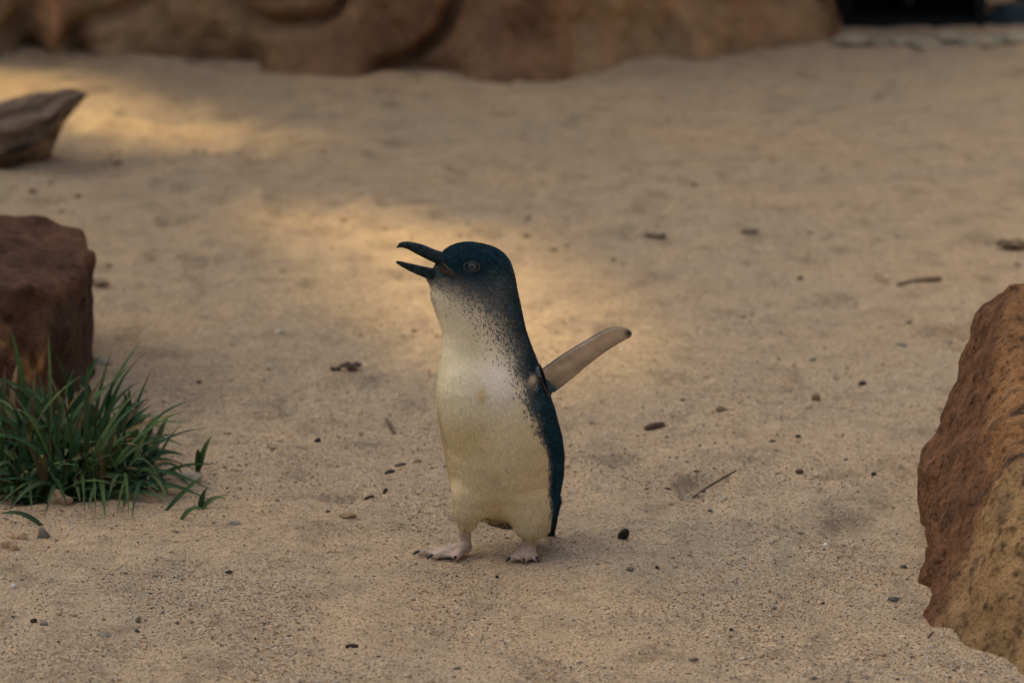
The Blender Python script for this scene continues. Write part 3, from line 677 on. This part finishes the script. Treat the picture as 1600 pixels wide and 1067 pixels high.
ub = [(700, 410, 12, 17), (690, 405, 12, 15), (678, 400, 10.5, 12.5), (664, 393.5, 10.4, 11), (650, 388, 8.8, 9), (638, 383.5, 6.4, 7.4), (629, 382.3, 4.6, 5.8), (623, 383.5, 3.4, 4.2), (620, 387, 1.4, 1.8)]
lb = [(706, 436, 8, 16), (692, 431, 8.5, 14.5), (678, 429, 9.5, 13), (664, 425.5, 8.8, 11.5), (650, 421, 7.4, 9.5), (637, 416.5, 5.8, 7.5), (626, 412, 4.0, 5.5), (619, 409.5, 1.8, 2.8)]
up_b = bill_part('upper_bill', [(a, b_, c, d, yb(a)) for a, b_, c, d in ub]); lo_b = bill_part('lower_bill', [(a, b_, c, d, yb(a)) for a, b_, c, d in lb])
def surf(px, py):
    qx, qy, qd = to_px(BV); m = ((qx-px)**2+(qy-py)**2 < 9); i = np.where(m)[0]; j = i[qd[i].argmin()]; return BV[j], BN[j]
def tube(pts, rad, n=10):
    pts = np.array(pts); R = []
    for i, p in enumerate(pts):
        t = pts[min(i+1, len(pts)-1)]-pts[max(i-1, 0)]; t /= np.linalg.norm(t); a = np.cross(t, [.3, .5, .81]); a /= np.linalg.norm(a); b_ = np.cross(t, a)
        th = np.linspace(0, 2*math.pi, n, endpoint=False); r = rad[i] if hasattr(rad, '__len__') else rad
        R.append(p+r*(np.cos(th)[:, None]*a+np.sin(th)[:, None]*b_))
    return loft(np.array(R))
# mouth corner: lining and a pale rim to either side
def drape(pxpy, off):
    out_ = []
    for q in pxpy: p, n = surf(*q); out_.append(p+n*off)
    return np.array(out_)
mirY = lambda A: np.array(A)*np.array([1, -1, 1]) + np.array([0, 2*YH, 0])
mc = np.mean([P(686, 418, yb(686)), P(710, 430, YH-.006)], 0)
v, fc_ = loft(np.stack([P(px, py, YH-.006)+np.stack([0*np.linspace(0, 1, 16), np.cos(np.linspace(0, 2*math.pi, 16, endpoint=False))*hw*S, np.sin(np.linspace(0, 2*math.pi, 16, endpoint=False))*ht*S], 1)
                        for px, py, ht, hw in [(680, 417, 2, 10), (687, 418, 5, 15), (694, 421.5, 6, 23), (701, 425.5, 4.5, 29), (708, 430, 2.5, 31), (713, 432.5, 1, 30)]]))
link('mouth', mesh_lists('mouth', v-org, fc_), M_MOUTH, pen)
gp_ = drape([(688, 412), (692, 414), (697, 417.5), (702, 421.5), (707, 426), (712, 431.5), (705, 430), (699, 428), (693, 425.5), (688, 422)], .0013)
for q in (gp_, mirY(gp_)):
    n_ = len(q); c_ = q.mean(0); inn = c_+(q-c_)*.97+np.array([0, .003 if q is gp_ else -.003, 0]); v = np.vstack([q, inn, c_[None]])
    fcs = [(i, (i+1) % n_, n_*2) for i in range(n_)]+[(i, (i+1) % n_, n_+(i+1) % n_, n_+i) for i in range(n_)]
    link('gape', mesh_lists('gape', v-org, fcs), M_MOUTH, pen)
rim = drape([(689, 412), (694, 416), (700, 421), (706, 426), (711, 431)], .0009)
M_RIM = plain_mat('gape_skin', (.075, .060, .040), .5, .4, 200)
for rr_ in (rim, mirY(rim)):
    v, fc_ = tube(rr_, [.0005, .0008, .0008, .0007, .0005]); link('gape_rim', mesh_lists('gape_rim', v-org, fc_), M_RIM, pen)
# eyes
M_IRIS = plain_mat('iris', (.040, .066, .080), .18, .4, 900, .3); M_EYE = plain_mat('eye_rim', (.010, .018, .022), .3, .3, 900, .3); M_PUP = plain_mat('pupil', (.003, .004, .005), .12, .4); M_LID = plain_mat('eyelid', (.055, .070, .072), .6, .3, 500)
ep, en = surf(737, 419); en = np.array([en[0]*.6, en[1], en[2]*.5]); en /= np.linalg.norm(en)
for sgn in (1, -1):
    c = ep if sgn == 1 else mirY(ep); n = en*np.array([1, sgn, 1]); uu = np.cross([0, 0, 1], n); uu /= np.linalg.norm(uu); vv = np.cross(n, uu)
    def dome(name, rx_, rz_, hgt, off, mat, parent, k=8, m=28):
        R = [c + n*(off+hgt*math.cos(t)) + rx_*math.sin(t)*np.cos(np.linspace(0, 2*math.pi, m, endpoint=False))[:, None]*uu + rz_*math.sin(t)*np.sin(np.linspace(0, 2*math.pi, m, endpoint=False))[:, None]*vv for t in np.linspace(.02, math.pi*.55, k)]
        v, fc_ = loft(np.array(R)); return link(name, mesh_lists(name, v-org, fc_), mat, parent)
    eye = dome('eye', .0060, .0052, .0022, -.0003, M_EYE, pen); dome('iris', .0042, .0042, .0014, .0009, M_IRIS, eye); dome('pupil', .0017, .0017, .0006, .0020, M_PUP, eye)
    th = np.linspace(0, 2*math.pi, 33)[:-1]
    lid = c + n*(.0009+.0006*np.cos(th)**2)[:, None] + (.0078*np.cos(th))[:, None]*uu + (.0052*np.sin(th)*(1-.15*np.cos(th)**2))[:, None]*vv
    R = []
    for i in range(32):
        t = lid[(i+1) % 32]-lid[i-1]; t /= np.linalg.norm(t); a = np.cross(t, n); q = np.linspace(0, 2*math.pi, 8, endpoint=False); R.append(lid[i]+.0006*(np.cos(q)[:, None]*a+np.sin(q)[:, None]*n))
    R.append(R[0]); v, fc_ = loft(np.array(R), cap=False); link('eyelid', mesh_lists('eyelid', v-org, fc_), M_LID, eye)
# claws
M_CLAW = plain_mat('claw', (.016, .020, .026), .35, .5)
for toes, heel in ((TOES_L, (727, 866)), (TOES_R, (826, 868))):
    hh = GP(*heel, .006)
    for t in toes:
        q = GP(t[0], t[1], .0045); d = (q-hh)/np.linalg.norm(q-hh); d[2] = 0
        v, fc_ = tube([q-d*.002, q+d*.0025+np.array([0, 0, .0006]), q+d*.0055-np.array([0, 0, .0008]), q+d*.0068-np.array([0, 0, .003])], [.0018, .0017, .0012, .0003]); link('claw', mesh_lists('claw', v-org, fc_), M_CLAW, pen)
# identification band round the flipper root
M_BAND = plain_mat('band', (.008, .010, .012), .35, .5); M_CLIP = plain_mat('band_clip', (.07, .12, .135), .3, .6)
bc0 = P(847, 594, surf(847, 594)[0][1]+.0035); axd = P(985, 517, .11)-P(842, 600, .055); axd /= np.linalg.norm(axd)
e_up = P(840, 570, .052)-P(855, 618, .052); e_up /= np.linalg.norm(e_up); e_n = np.array([-.25, -1, 0.]); e_n -= (e_n @ e_up)*e_up; e_n /= np.linalg.norm(e_n); wdir = np.cross(e_up, e_n)
def strap(name, t0, t1, off, mat, parent, closed=False):
    th = np.linspace(t0, t1, 40); R = []
    for t in th:
        ctr_ = bc0 + e_up*math.cos(t)*(.0165+off) + e_n*math.sin(t)*(.0060+off); nr = e_up*math.cos(t)*.6+e_n*math.sin(t); nr /= np.linalg.norm(nr)
        q = [ctr_+wdir*sx*.0022+nr*sy*.0008 for sx, sy in ((-1, -1), (1, -1), (1, 1), (-1, 1))]; R.append(q)
    v, fc_ = loft(np.array(R)); return link(name, mesh_lists(name, v-org, fc_, smooth=False), mat, parent)
band = strap('flipper_band', 0, 2*math.pi, 0, M_BAND, pen); strap('clip', .55, 1.25, .0007, M_CLIP, band)

# ------------------------------------------------------------------ grass tuft
M_GR = vcol_mat('grass_blade', .65, .12, 180, .8, 1.2)
def blade_mesh(pts, width, col, fold=.25, n=10):
    pts = np.array(pts, float)     # quadratic curve through base, middle, tip controls
    t = np.linspace(0, 1, n)[:, None]; c = (1-t)**2*pts[0]+2*t*(1-t)*pts[1]+t*t*pts[2]
    tan = np.gradient(c, axis=0); tan /= np.linalg.norm(tan, axis=1)[:, None]
    sd = np.cross(tan, np.array([.12, -.5, .85])); sd /= np.linalg.norm(sd, axis=1)[:, None]
    nr = np.cross(sd, tan); w_ = width*.5*np.minimum(1, .55+1.6*t)*(1-t**3.0)
    V = np.stack([c-sd*w_+nr*w_*fold, c, c+sd*w_+nr*w_*fold], 1).reshape(-1, 3)
    cc = np.repeat(np.array(col)*(.75+.45*t), 3, 0); cc[1::3] *= 1.25
    return mesh_np('blade', V, grid_faces(n, 3), np.clip(cc, .003, 1))
greens = [(.030, .074, .024), (.060, .110, .032), (.020, .056, .022), (.088, .125, .045), (.045, .078, .034), (.024, .062, .026)]
tc = on_ground(105, 745)
tuft = empty('grass_tuft', tc); tag(tuft, 'dense dark green grass tuft at the foot of the squared stone block', 'grass')
def blade(b, m, t, w_, col, parent, name='blade'):
    o0 = np.array(parent.location); me = blade_mesh([np.array(b)-o0, np.array(m)-o0, np.array(t)-o0], w_, col); me.materials.append(M_GR); return link(name, me, None, parent)
heroes = [((150, 690), (170, 600), (232, 548), .0075), ((140, 680), (150, 620), (176, 545), .005), ((112, 690), (120, 600), (80, 545), .006), ((165, 690), (162, 640), (180, 588), .006), ((190, 690), (205, 650), (238, 575), .004),
          ((205, 700), (250, 700), (292, 714), .008), ((190, 690), (205, 640), (192, 610), .007), ((215, 705), (235, 760), (262, 822), .008), ((170, 705), (172, 760), (178, 820), .006), ((60, 700), (20, 690), (-10, 705), .008),
          ((60, 690), (30, 640), (-15, 640), .008), ((110, 700), (70, 690), (52, 708), .007), ((100, 690), (60, 650), (0, 588), .008), ((120, 690), (60, 610), (-5, 590), .008), ((35, 720), (30, 750), (45, 795), .006), ((130, 715), (110, 730), (70, 770), .007),
          ((150, 690), (135, 620), (125, 600), .009), ((110, 690), (108, 620), (115, 575), .007), ((220, 712), (275, 715), (285, 745), .006), ((240, 735), (270, 775), (300, 780), .008), ((255, 770), (290, 770), (320, 742), .006), ((280, 782), (300, 790), (322, 825), .006),
          ((185, 752), (150, 765), (138, 788), .009), ((150, 745), (190, 760), (232, 792), .009), ((120, 748), (140, 748), (175, 780), .010), ((70, 790), (35, 800), (0, 803), .007), ((225, 690), (230, 660), (243, 652), .005)]
for (b, m, t, w_) in heroes:
    Yb_ = min(G(b[0], max(b[1], 690))[1], .52); bb = G(b[0], b[1]+28); bb[2] = gz(bb[0], bb[1])-.004; Yb_ = bb[1]
    tt = P(t[0], t[1], Yb_+random.uniform(-.05, .02)); tt[2] = max(tt[2], gz(tt[0], tt[1])+.003); mm = P(m[0], m[1]-8, Yb_); mm[2] = max(mm[2], .010)
    blade(bb, mm, tt, w_*1.05, random.choice(greens), tuft)
def wild_blade(short):
    bx = 92+random.gauss(0, 1)*80; by = 738+random.gauss(0, 1)*28
    if bx > 245: bx = 245-random.random()*140
    by = min(by, 772 - max(0, (bx-150))*.1); b = G(bx, by); b[2] = gz(b[0], b[1])-.004
    az = random.uniform(0, 2*math.pi); rel = np.array([(b[0]-tc[0]), (b[1]-tc[1]-.03)*.7]); dr = np.array([math.cos(az), math.sin(az)])*1.1+rel/.08+np.array([.25, -.15])
    dr /= max(np.linalg.norm(dr), .3); L = random.uniform(.045, .125)*(1.1 if bx < 190 else .7)*(.6 if short else 1); out_ = random.uniform(.3, 1.15)
    hgt = L*math.sqrt(max(.16, 1-out_*out_*.75)); droop = random.choice([1.2, 1.0, .8, .5, .3, 0.0]) if out_ > .45 else 1.15
    m = b+np.array([dr[0]*L*out_*.35, dr[1]*L*out_*.35, hgt*.8]); t = b+np.array([dr[0]*L*out_, dr[1]*L*out_, hgt*droop]); t[2] = max(t[2], gz(t[0], t[1])+.004)
    c = np.array(random.choice(greens))*random.uniform(.75, 1.6)
    if random.random() < .12: c = np.array((.22, .16, .07))*random.uniform(.5, 1)
    return b, m, t, random.uniform(.0034, .0082), c
for i in range(16):                # blades that hang forward over the sand
    bx = random.uniform(5, 235); b = G(bx, 752); b[2] = gz(b[0], b[1])-.003; t = G(bx+random.uniform(-45, 60), random.uniform(778, 815)); t[2] = gz(t[0], t[1])+.003
    m = (b+t)/2; m[2] = random.uniform(.02, .055); blade(b, m, t, random.uniform(.004, .0075), np.array(random.choice(greens)), tuft)
for i in range(250):
    b, m, t, w_, c = wild_blade(False); blade(b, m, t, w_, c, tuft)
uv, uf, uc = [], [], []; nn = 0
for i in range(420):
    b, m, t, w_, c = wild_blade(True); me = blade_mesh([b-tc, m-tc, t-tc], w_, c*.9, n=6); k_ = len(me.vertices)
    co = np.zeros(k_*3, np.float32); me.vertices.foreach_get('co', co); cc = np.zeros(k_*4, np.float32); me.attributes['Col'].data.foreach_get('color', cc)
    uv.append(co.reshape(-1, 3)); uc.append(cc.reshape(-1, 4)[:, :3]); uf.append(grid_faces(6, 3)+nn); nn += k_; bpy.data.meshes.remove(me)
tag(link('short_grass', mesh_np('short_grass', np.vstack(uv), np.vstack(uf), np.vstack(uc)), M_GR, tuft), kind='stuff')
def sprout(px, py, tips, label):
    r = on_ground(px, py); s_ = empty('grass_sprout', r); tag(s_, label, 'grass')
    for (tx_, ty_, w_) in tips:
        t = P(tx_, ty_, r[1]-.01); t[2] = max(t[2], .005); m = (r+t)/2+np.array([0, 0, .010]); b = r-np.array([0, 0, .004]); blade(b, m, t, w_, random.choice(greens), s_)
sprout(308, 738, [(331, 682, .0075), (310, 700, .006), (316, 720, .004)], 'upright two-bladed grass sprout standing clear of the dense tuft')
sprout(311, 797, [(352, 778, .009), (326, 762, .007)], 'low grass sprout with two broad spread blades in front of the dense tuft')
M_LITTER = vcol_mat('dead_grass', .85, .2, 200, .8, 1.2)

# ------------------------------------------------------------------ pebbles, shells, twigs and leaves lying on the sand
def pebble(px, py, w_, hgt, col, label, cat='pebble', name='pebble', dep=None, rot=0, seed=[300], amp=.1):
    seed[0] += 1; p = on_ground(px, py); s_ = np.linalg.norm(p-CAM)/FPX; sx = w_*.5*s_; sz = hgt*.5*s_; sy = (dep or w_*.8)*.5*s_
    o = link(name, stone_me(name, seed[0], sx, sy, sz, 3, col, amp), M_PEB, None, (p[0], p[1]+sy*.3, p[2]+sz*.30)); o.rotation_euler.z = rot
    return tag(o, label, cat)
pebble(67, 835, 26, 22, (.16, .155, .135), 'rounded grey pebble in front of the grass tuft')
pebble(365, 822, 22, 13, (.42, .42, .36), 'small pale grey pebble right of the low grass sprout')
pebble(216, 973, 13, 15, (.15, .155, .13), 'flat grey-green almond-shaped pebble on the open sand', rot=.6)
pebble(53, 971, 14, 10, (.035, .033, .030), 'dark oval pebble with a greyish pebble next to it')
pebble(70, 982, 16, 9, (.20, .205, .18), 'greyish pebble touching the dark oval pebble')
pebble(163, 999, 24, 12, (.27, .275, .235), 'pale grey-green lump of stone bedded in the sand')
pebble(1262, 649, 16, 19, (.55, .50, .40), 'white pointed pebble beside a taller tan pebble')
pebble(1275, 630, 15, 18, (.20, .155, .10), 'tan pebble just behind the white pointed pebble')
pebble(1130, 771, 16, 14, (.58, .54, .45), 'white chip of stone in front of the thin dark twig')
pebble(1110, 792, 9, 8, (.14, .15, .14), 'small grey pebble in front of the white chip of stone')
pebble(437, 521, 17, 13, (.48, .50, .42), 'pale whitish pebble alone on the sand behind the grass')
pebble(325, 578, 24, 10, (.34, .32, .24), 'flat pale pebble half buried behind the grass sprouts')
pebble(160, 573, 34, 16, (.36, .34, .28), 'flat pale stone at the back corner of the squared block')
pebble(1410, 548, 18, 9, (.22, .25, .23), 'grey-green pebble on the sand behind the rust-brown boulder')
pebble(1272, 564, 16, 9, (.36, .38, .32), 'pale green-grey pebble far behind the white pointed pebble')
pebble(1348, 610, 16, 9, (.030, .022, .020), 'dark brown seed-like pebble behind the rust-brown boulder')
pebble(1247, 683, 10, 7, (.025, .022, .020), 'tiny black pebble in front of the white pointed pebble')
pebble(1365, 748, 9, 9, (.05, .055, .055), 'small dark grey pebble beside the left flank of the boulder')
pebble(1249, 739, 15, 12, (.13, .10, .065), 'brown rounded pebble between the white chip and the boulder')
pebble(1128, 652, 20, 10, (.19, .15, .105), 'brown-grey pebble behind the thin dark twig')
pebble(496, 685, 12, 9, (.010, .012, .018), 'black shiny pebble on bare sand left of the penguin')
pebble(543, 822, 30, 12, (.27, .205, .125), 'sand-coloured lump left of the penguin feet', amp=.16)
pebble(985, 894, 14, 10, (.15, .15, .12), 'greenish grey pebble in front of the dark shell')
pebble(1027, 885, 8, 7, (.03, .033, .03), 'tiny dark pebble beside the greenish grey pebble')
pebble(776, 902, 7, 6, (.008, .008, .010), 'tiny black pebble in front of the penguin feet')
pebble(714, 1052, 11, 6, (.10, .115, .115), 'small slate-grey pebble on the sand before the penguin')
pebble(1082, 1024, 18, 9, (.19, .195, .165), 'grey flattish pebble in the open sand before the boulder')
pebble(1395, 940, 18, 9, (.12, .13, .12), 'dark grey pebble at the left foot of the boulder')
pebble(1412, 892, 12, 9, (.12, .135, .13), 'grey pebble near the notch in the boulder side')
pebble(298, 748, 46, 22, (.42, .41, .35), 'pale grey stone at the edge of the dense grass tuft', amp=.18)
pebble(92, 790, 48, 26, (.33, .25, .165), 'sandy crumbling lump under the front of the grass tuft', 'lump', 'sand_lump', amp=.2)
for q, (px, py, w_) in enumerate([(10, 852, 24), (30, 838, 26), (22, 860, 18)]):
    pebble(px, py, w_, 18, (.42, .31, .20), ['sandy crust lump beside two others, with a rough top', 'largest pale sandy crust lump next to the rounded grey pebble', 'smallest sandy crust lump in front of two larger ones'][q], 'lump', 'sand_lump', amp=.2)
# ribbed dark shell
p = on_ground(975, 845); bm = bmesh.new(); bmesh.ops.create_uvsphere(bm, u_segments=28, v_segments=16, radius=1)
V = np.array([v.co[:] for v in bm.verts]); F = [[v.index for v in f_.verts] for f_ in bm.faces]; bm.free()
th = np.arctan2(V[:, 1], V[:, 0]); rb = 1+.06*np.cos(th*9)*(1-np.abs(V[:, 2])**3); V = V*rb[:, None]*np.array([.0052, .0045, .0080]); V[:, 0] *= 1-.35*np.clip(V[:, 2]/.008, -1, 1)*.6
sc_ = (np.array([.030, .024, .022])*(1+.9*np.cos(th*9))[:, None]).clip(.006, 1)
o = link('seed_pod', mesh_lists('seed_pod', V, F, sc_), M_PEB, None, (p[0], p[1], p[2]+.0052)); o.rotation_euler = (math.radians(38), .25, .4); tag(o, 'dark ribbed seed pod lying on the sand right of the penguin', 'seed pod')

def stick(px0, py0, px1, py1, r_px, col, label, name='twig', cat='twig', lift=.002, bend=.0012):
    a, b = on_ground(px0, py0), on_ground(px1, py1); s_ = np.linalg.norm(a-CAM)/FPX; r = r_px*.5*s_
    o0 = (a+b)/2; t = np.linspace(0, 1, 9); pts = [a+(b-a)*q+np.array([0, bend*math.sin(q*5), r*.6+lift*math.sin(q*math.pi)*.4])-o0 for q in t]
    v, fc_ = tube(pts, [r*(.5+.7*math.sin(.4+q*2.2)) for q in t], 8); me = mesh_lists(name, v, fc_, np.clip(np.array(col)*(1+.4*noise(*v.T, 300, 5, 2))[:, None], .004, 1))
    return tag(link(name, me, M_PEB, None, o0), label, cat)
stick(1082, 751, 1150, 735, 3, (.07, .06, .045), 'thin dark twig with a seed behind the white chip of stone')
pebble(1099, 744, 10, 7, (.02, .018, .016), 'black seed resting on the thin dark twig', 'seed', 'seed')
stick(1008, 668, 1038, 665, 9, (.13, .09, .055), 'short stubby brown twig on the sand right of the penguin')
stick(600, 774, 604, 766, 5, (.035, .022, .016), 'tiny upright dark bark fragment left of the penguin belly', 'bark_fragment', 'bark')
stick(570, 788, 584, 780, 4, (.05, .035, .022), 'thin slanting brown bark splinter left of the penguin', 'bark_fragment', 'bark')
stick(1402, 440, 1470, 436, 8, (.21, .15, .09), 'pale brown stick lying on the far sand behind the boulder')
stick(602, 738, 616, 735, 5, (.09, .085, .07), 'dark grey wood crumb left of the penguin belly', 'wood_crumb', 'wood')
stick(618, 730, 634, 728, 4, (.13, .13, .11), 'paler wood crumb behind the dark grey one', 'wood_crumb', 'wood')
stick(604, 652, 616, 668, 4, (.12, .085, .05), 'thin pale straw slanting on the sand left of the penguin', 'straw', 'straw')
stick(540, 1018, 560, 1019, 6, (.05, .03, .02), 'small dark brown bark flake in the sand before the penguin', 'bark_fragment', 'bark')
stick(345, 767, 378, 783, 1.5, (.16, .11, .06), 'very thin straw beside the low grass sprout', 'straw', 'straw')
stick(1450, 998, 1475, 980, 4, (.08, .055, .035), 'dark root end poking out under the boulder', 'root', 'root')
def dead_leaf(px, py, w_, d_, col, label, rot=0, curl=.3):
    p = on_ground(px, py); s_ = np.linalg.norm(p-CAM)/FPX; n, m = 13, 7; V = []
    for i in range(n):
        u = i/(n-1)*2-1
        for j in range(m):
            v_ = j/(m-1)*2-1; ww = (1-u*u)**.7*.5+.02
            V.append((u*.5*w_*s_, v_*ww*d_*s_, (curl*(u*u)*.5+curl*v_*v_*ww*.8)*w_*s_*.5 + .0012*math.sin(u*7+v_*3)))
    V = np.array(V); c = np.array(col)*(1+.4*noise(*V.T, 150, 9, 3))[:, None]
    o = link('dead_leaf', mesh_np('dead_leaf', V, grid_faces(n, m), np.clip(c, .004, 1)), M_LITTER, None, (p[0], p[1], p[2]+.0015)); o.rotation_euler.z = rot
    s2 = o.modifiers.new('t', 'SOLIDIFY'); s2.thickness = .0008; return tag(o, label, 'leaf')
dead_leaf(548, 580, 34, 40, (.060, .042, .030), 'dark brown curled leaf on the sand left of the penguin breast', .15, .55)
dead_leaf(524, 577, 18, 24, (.08, .058, .04), 'smaller brown leaf scrap touching the dark curled leaf', -.5, .5)
dead_leaf(1580, 385, 52, 60, (.14, .095, .055), 'flat brown leaf on the far sand behind the top of the boulder', .2, .2)
dead_leaf(1022, 358, 26, 44, (.14, .105, .07), 'brown leaf scrap on the far sand right of the penguin head', .8, .3)
dead_leaf(1172, 371, 30, 36, (.15, .11, .07), 'lighter brown leaf scrap on the far sand, right of a darker one', .3, .3)
dead_leaf(155, 437, 26, 40, (.24, .18, .12), 'pale tan leaf on the sand behind the squared stone block', .5, .3)

# bits too many to count: coarse grit, and dark litter on the far sand
def scatter(name, px, py, r_m, cols, flat, mat):
    n = len(px); r_ = np.stack([px-800, np.full(n, FPX*cp)+(533.5-py)*sp, -FPX*sp+(533.5-py)*cp], 1); p = CAM+r_*(-CAM[2]/r_[:, 2])[:, None]
    p[:, 2] = ground_h(p[:, 0], p[:, 1]) + r_m*flat*.35
    octa = np.array([[1, 0, 0], [-1, 0, 0], [0, 1, 0], [0, -1, 0], [0, 0, 1], [0, 0, -1]], float)
    of = np.array([[0, 2, 4], [2, 1, 4], [1, 3, 4], [3, 0, 4], [2, 0, 5], [1, 2, 5], [3, 1, 5], [0, 3, 5]])
    sc3 = r_m[:, None]*rng.uniform(.7, 1.35, (n, 3)); sc3[:, 2] *= flat; a = rng.uniform(0, 6.283, n); ca, sa = np.cos(a), np.sin(a)
    loc = octa[None]*sc3[:, None]*rng.uniform(.75, 1.25, (n, 6, 1)); V = np.stack([loc[..., 0]*ca[:, None]-loc[..., 1]*sa[:, None], loc[..., 0]*sa[:, None]+loc[..., 1]*ca[:, None], loc[..., 2]], -1)+p[:, None]
    F = (of[None]+np.arange(n)[:, None, None]*6).reshape(-1, 3)
    return link(name, mesh_np(name, V.reshape(-1, 3), F, np.repeat(cols, 6, 0), smooth=True), mat)
N1 = 120000
gx = rng.uniform(-120, 1720, N1*2); gy = 1110-rng.random(N1*2)**1.15*620
den = .5+.5*noise(gx/150, gy/60, 0, 1, 140, 2); kp = rng.random(N1*2) < .18+.75*sstep(.25, .8, den); gx, gy = gx[kp][:N1], gy[kp][:N1]
pal = np.array([[.42, .30, .18], [.50, .40, .27], [.36, .23, .11], [.30, .17, .09], [.26, .22, .17], [.16, .14, .115], [.055, .05, .045], [.66, .61, .50], [.23, .235, .20]])
ci = rng.choice(len(pal), len(gx), p=[.25, .22, .13, .07, .10, .065, .035, .08, .05]); gc = np.clip(pal[ci]*np.array([1.14, 1.17, 1.22])*rng.uniform(.75, 1.2, (len(gx), 1)), .01, .8)
gr_ = .00062*np.exp(rng.normal(0, .40, len(gx))); big = rng.random(len(gx)) < .012; gr_[big] *= rng.uniform(1.6, 2.8, big.sum())
tag(scatter('sand_grit', gx, gy, gr_, gc, .7, M_GRIT), 'coarse multicoloured grit strewn over the sand', 'grit', kind='stuff')
N2 = 190
cl = np.array([(280, 240, 160, 10), (60, 300, 70, 20), (940, 335, 130, 30), (520, 345, 60, 20), (1300, 400, 250, 50), (700, 180, 400, 60), (480, 145, 60, 15), (1080, 120, 60, 10), (800, 300, 600, 90), (300, 400, 200, 80), (1250, 520, 220, 60), (400, 620, 160, 70), (1150, 700, 180, 60)], float)
wi = rng.choice(len(cl), N2, p=np.array([40, 20, 35, 12, 35, 25, 12, 12, 45, 30, 30, 40, 40])/376); lx = cl[wi, 0]+rng.normal(0, 1, N2)*cl[wi, 2]; ly = cl[wi, 1]+rng.normal(0, 1, N2)*cl[wi, 3]; kp = (ly > 150) & (ly < 830); lx, ly = lx[kp], ly[kp]
lcol = np.array([.15, .11, .07])*rng.uniform(.4, 1.7, (len(lx), 1)); lr = np.where(ly < 420, .0042, .0024)*np.exp(rng.normal(0, .4, len(lx)))
tag(scatter('leaf_litter', lx, ly, lr, lcol, .4, M_LITTER), 'scattered dark crumbs of leaf and bark on the sand', 'litter', kind='stuff')
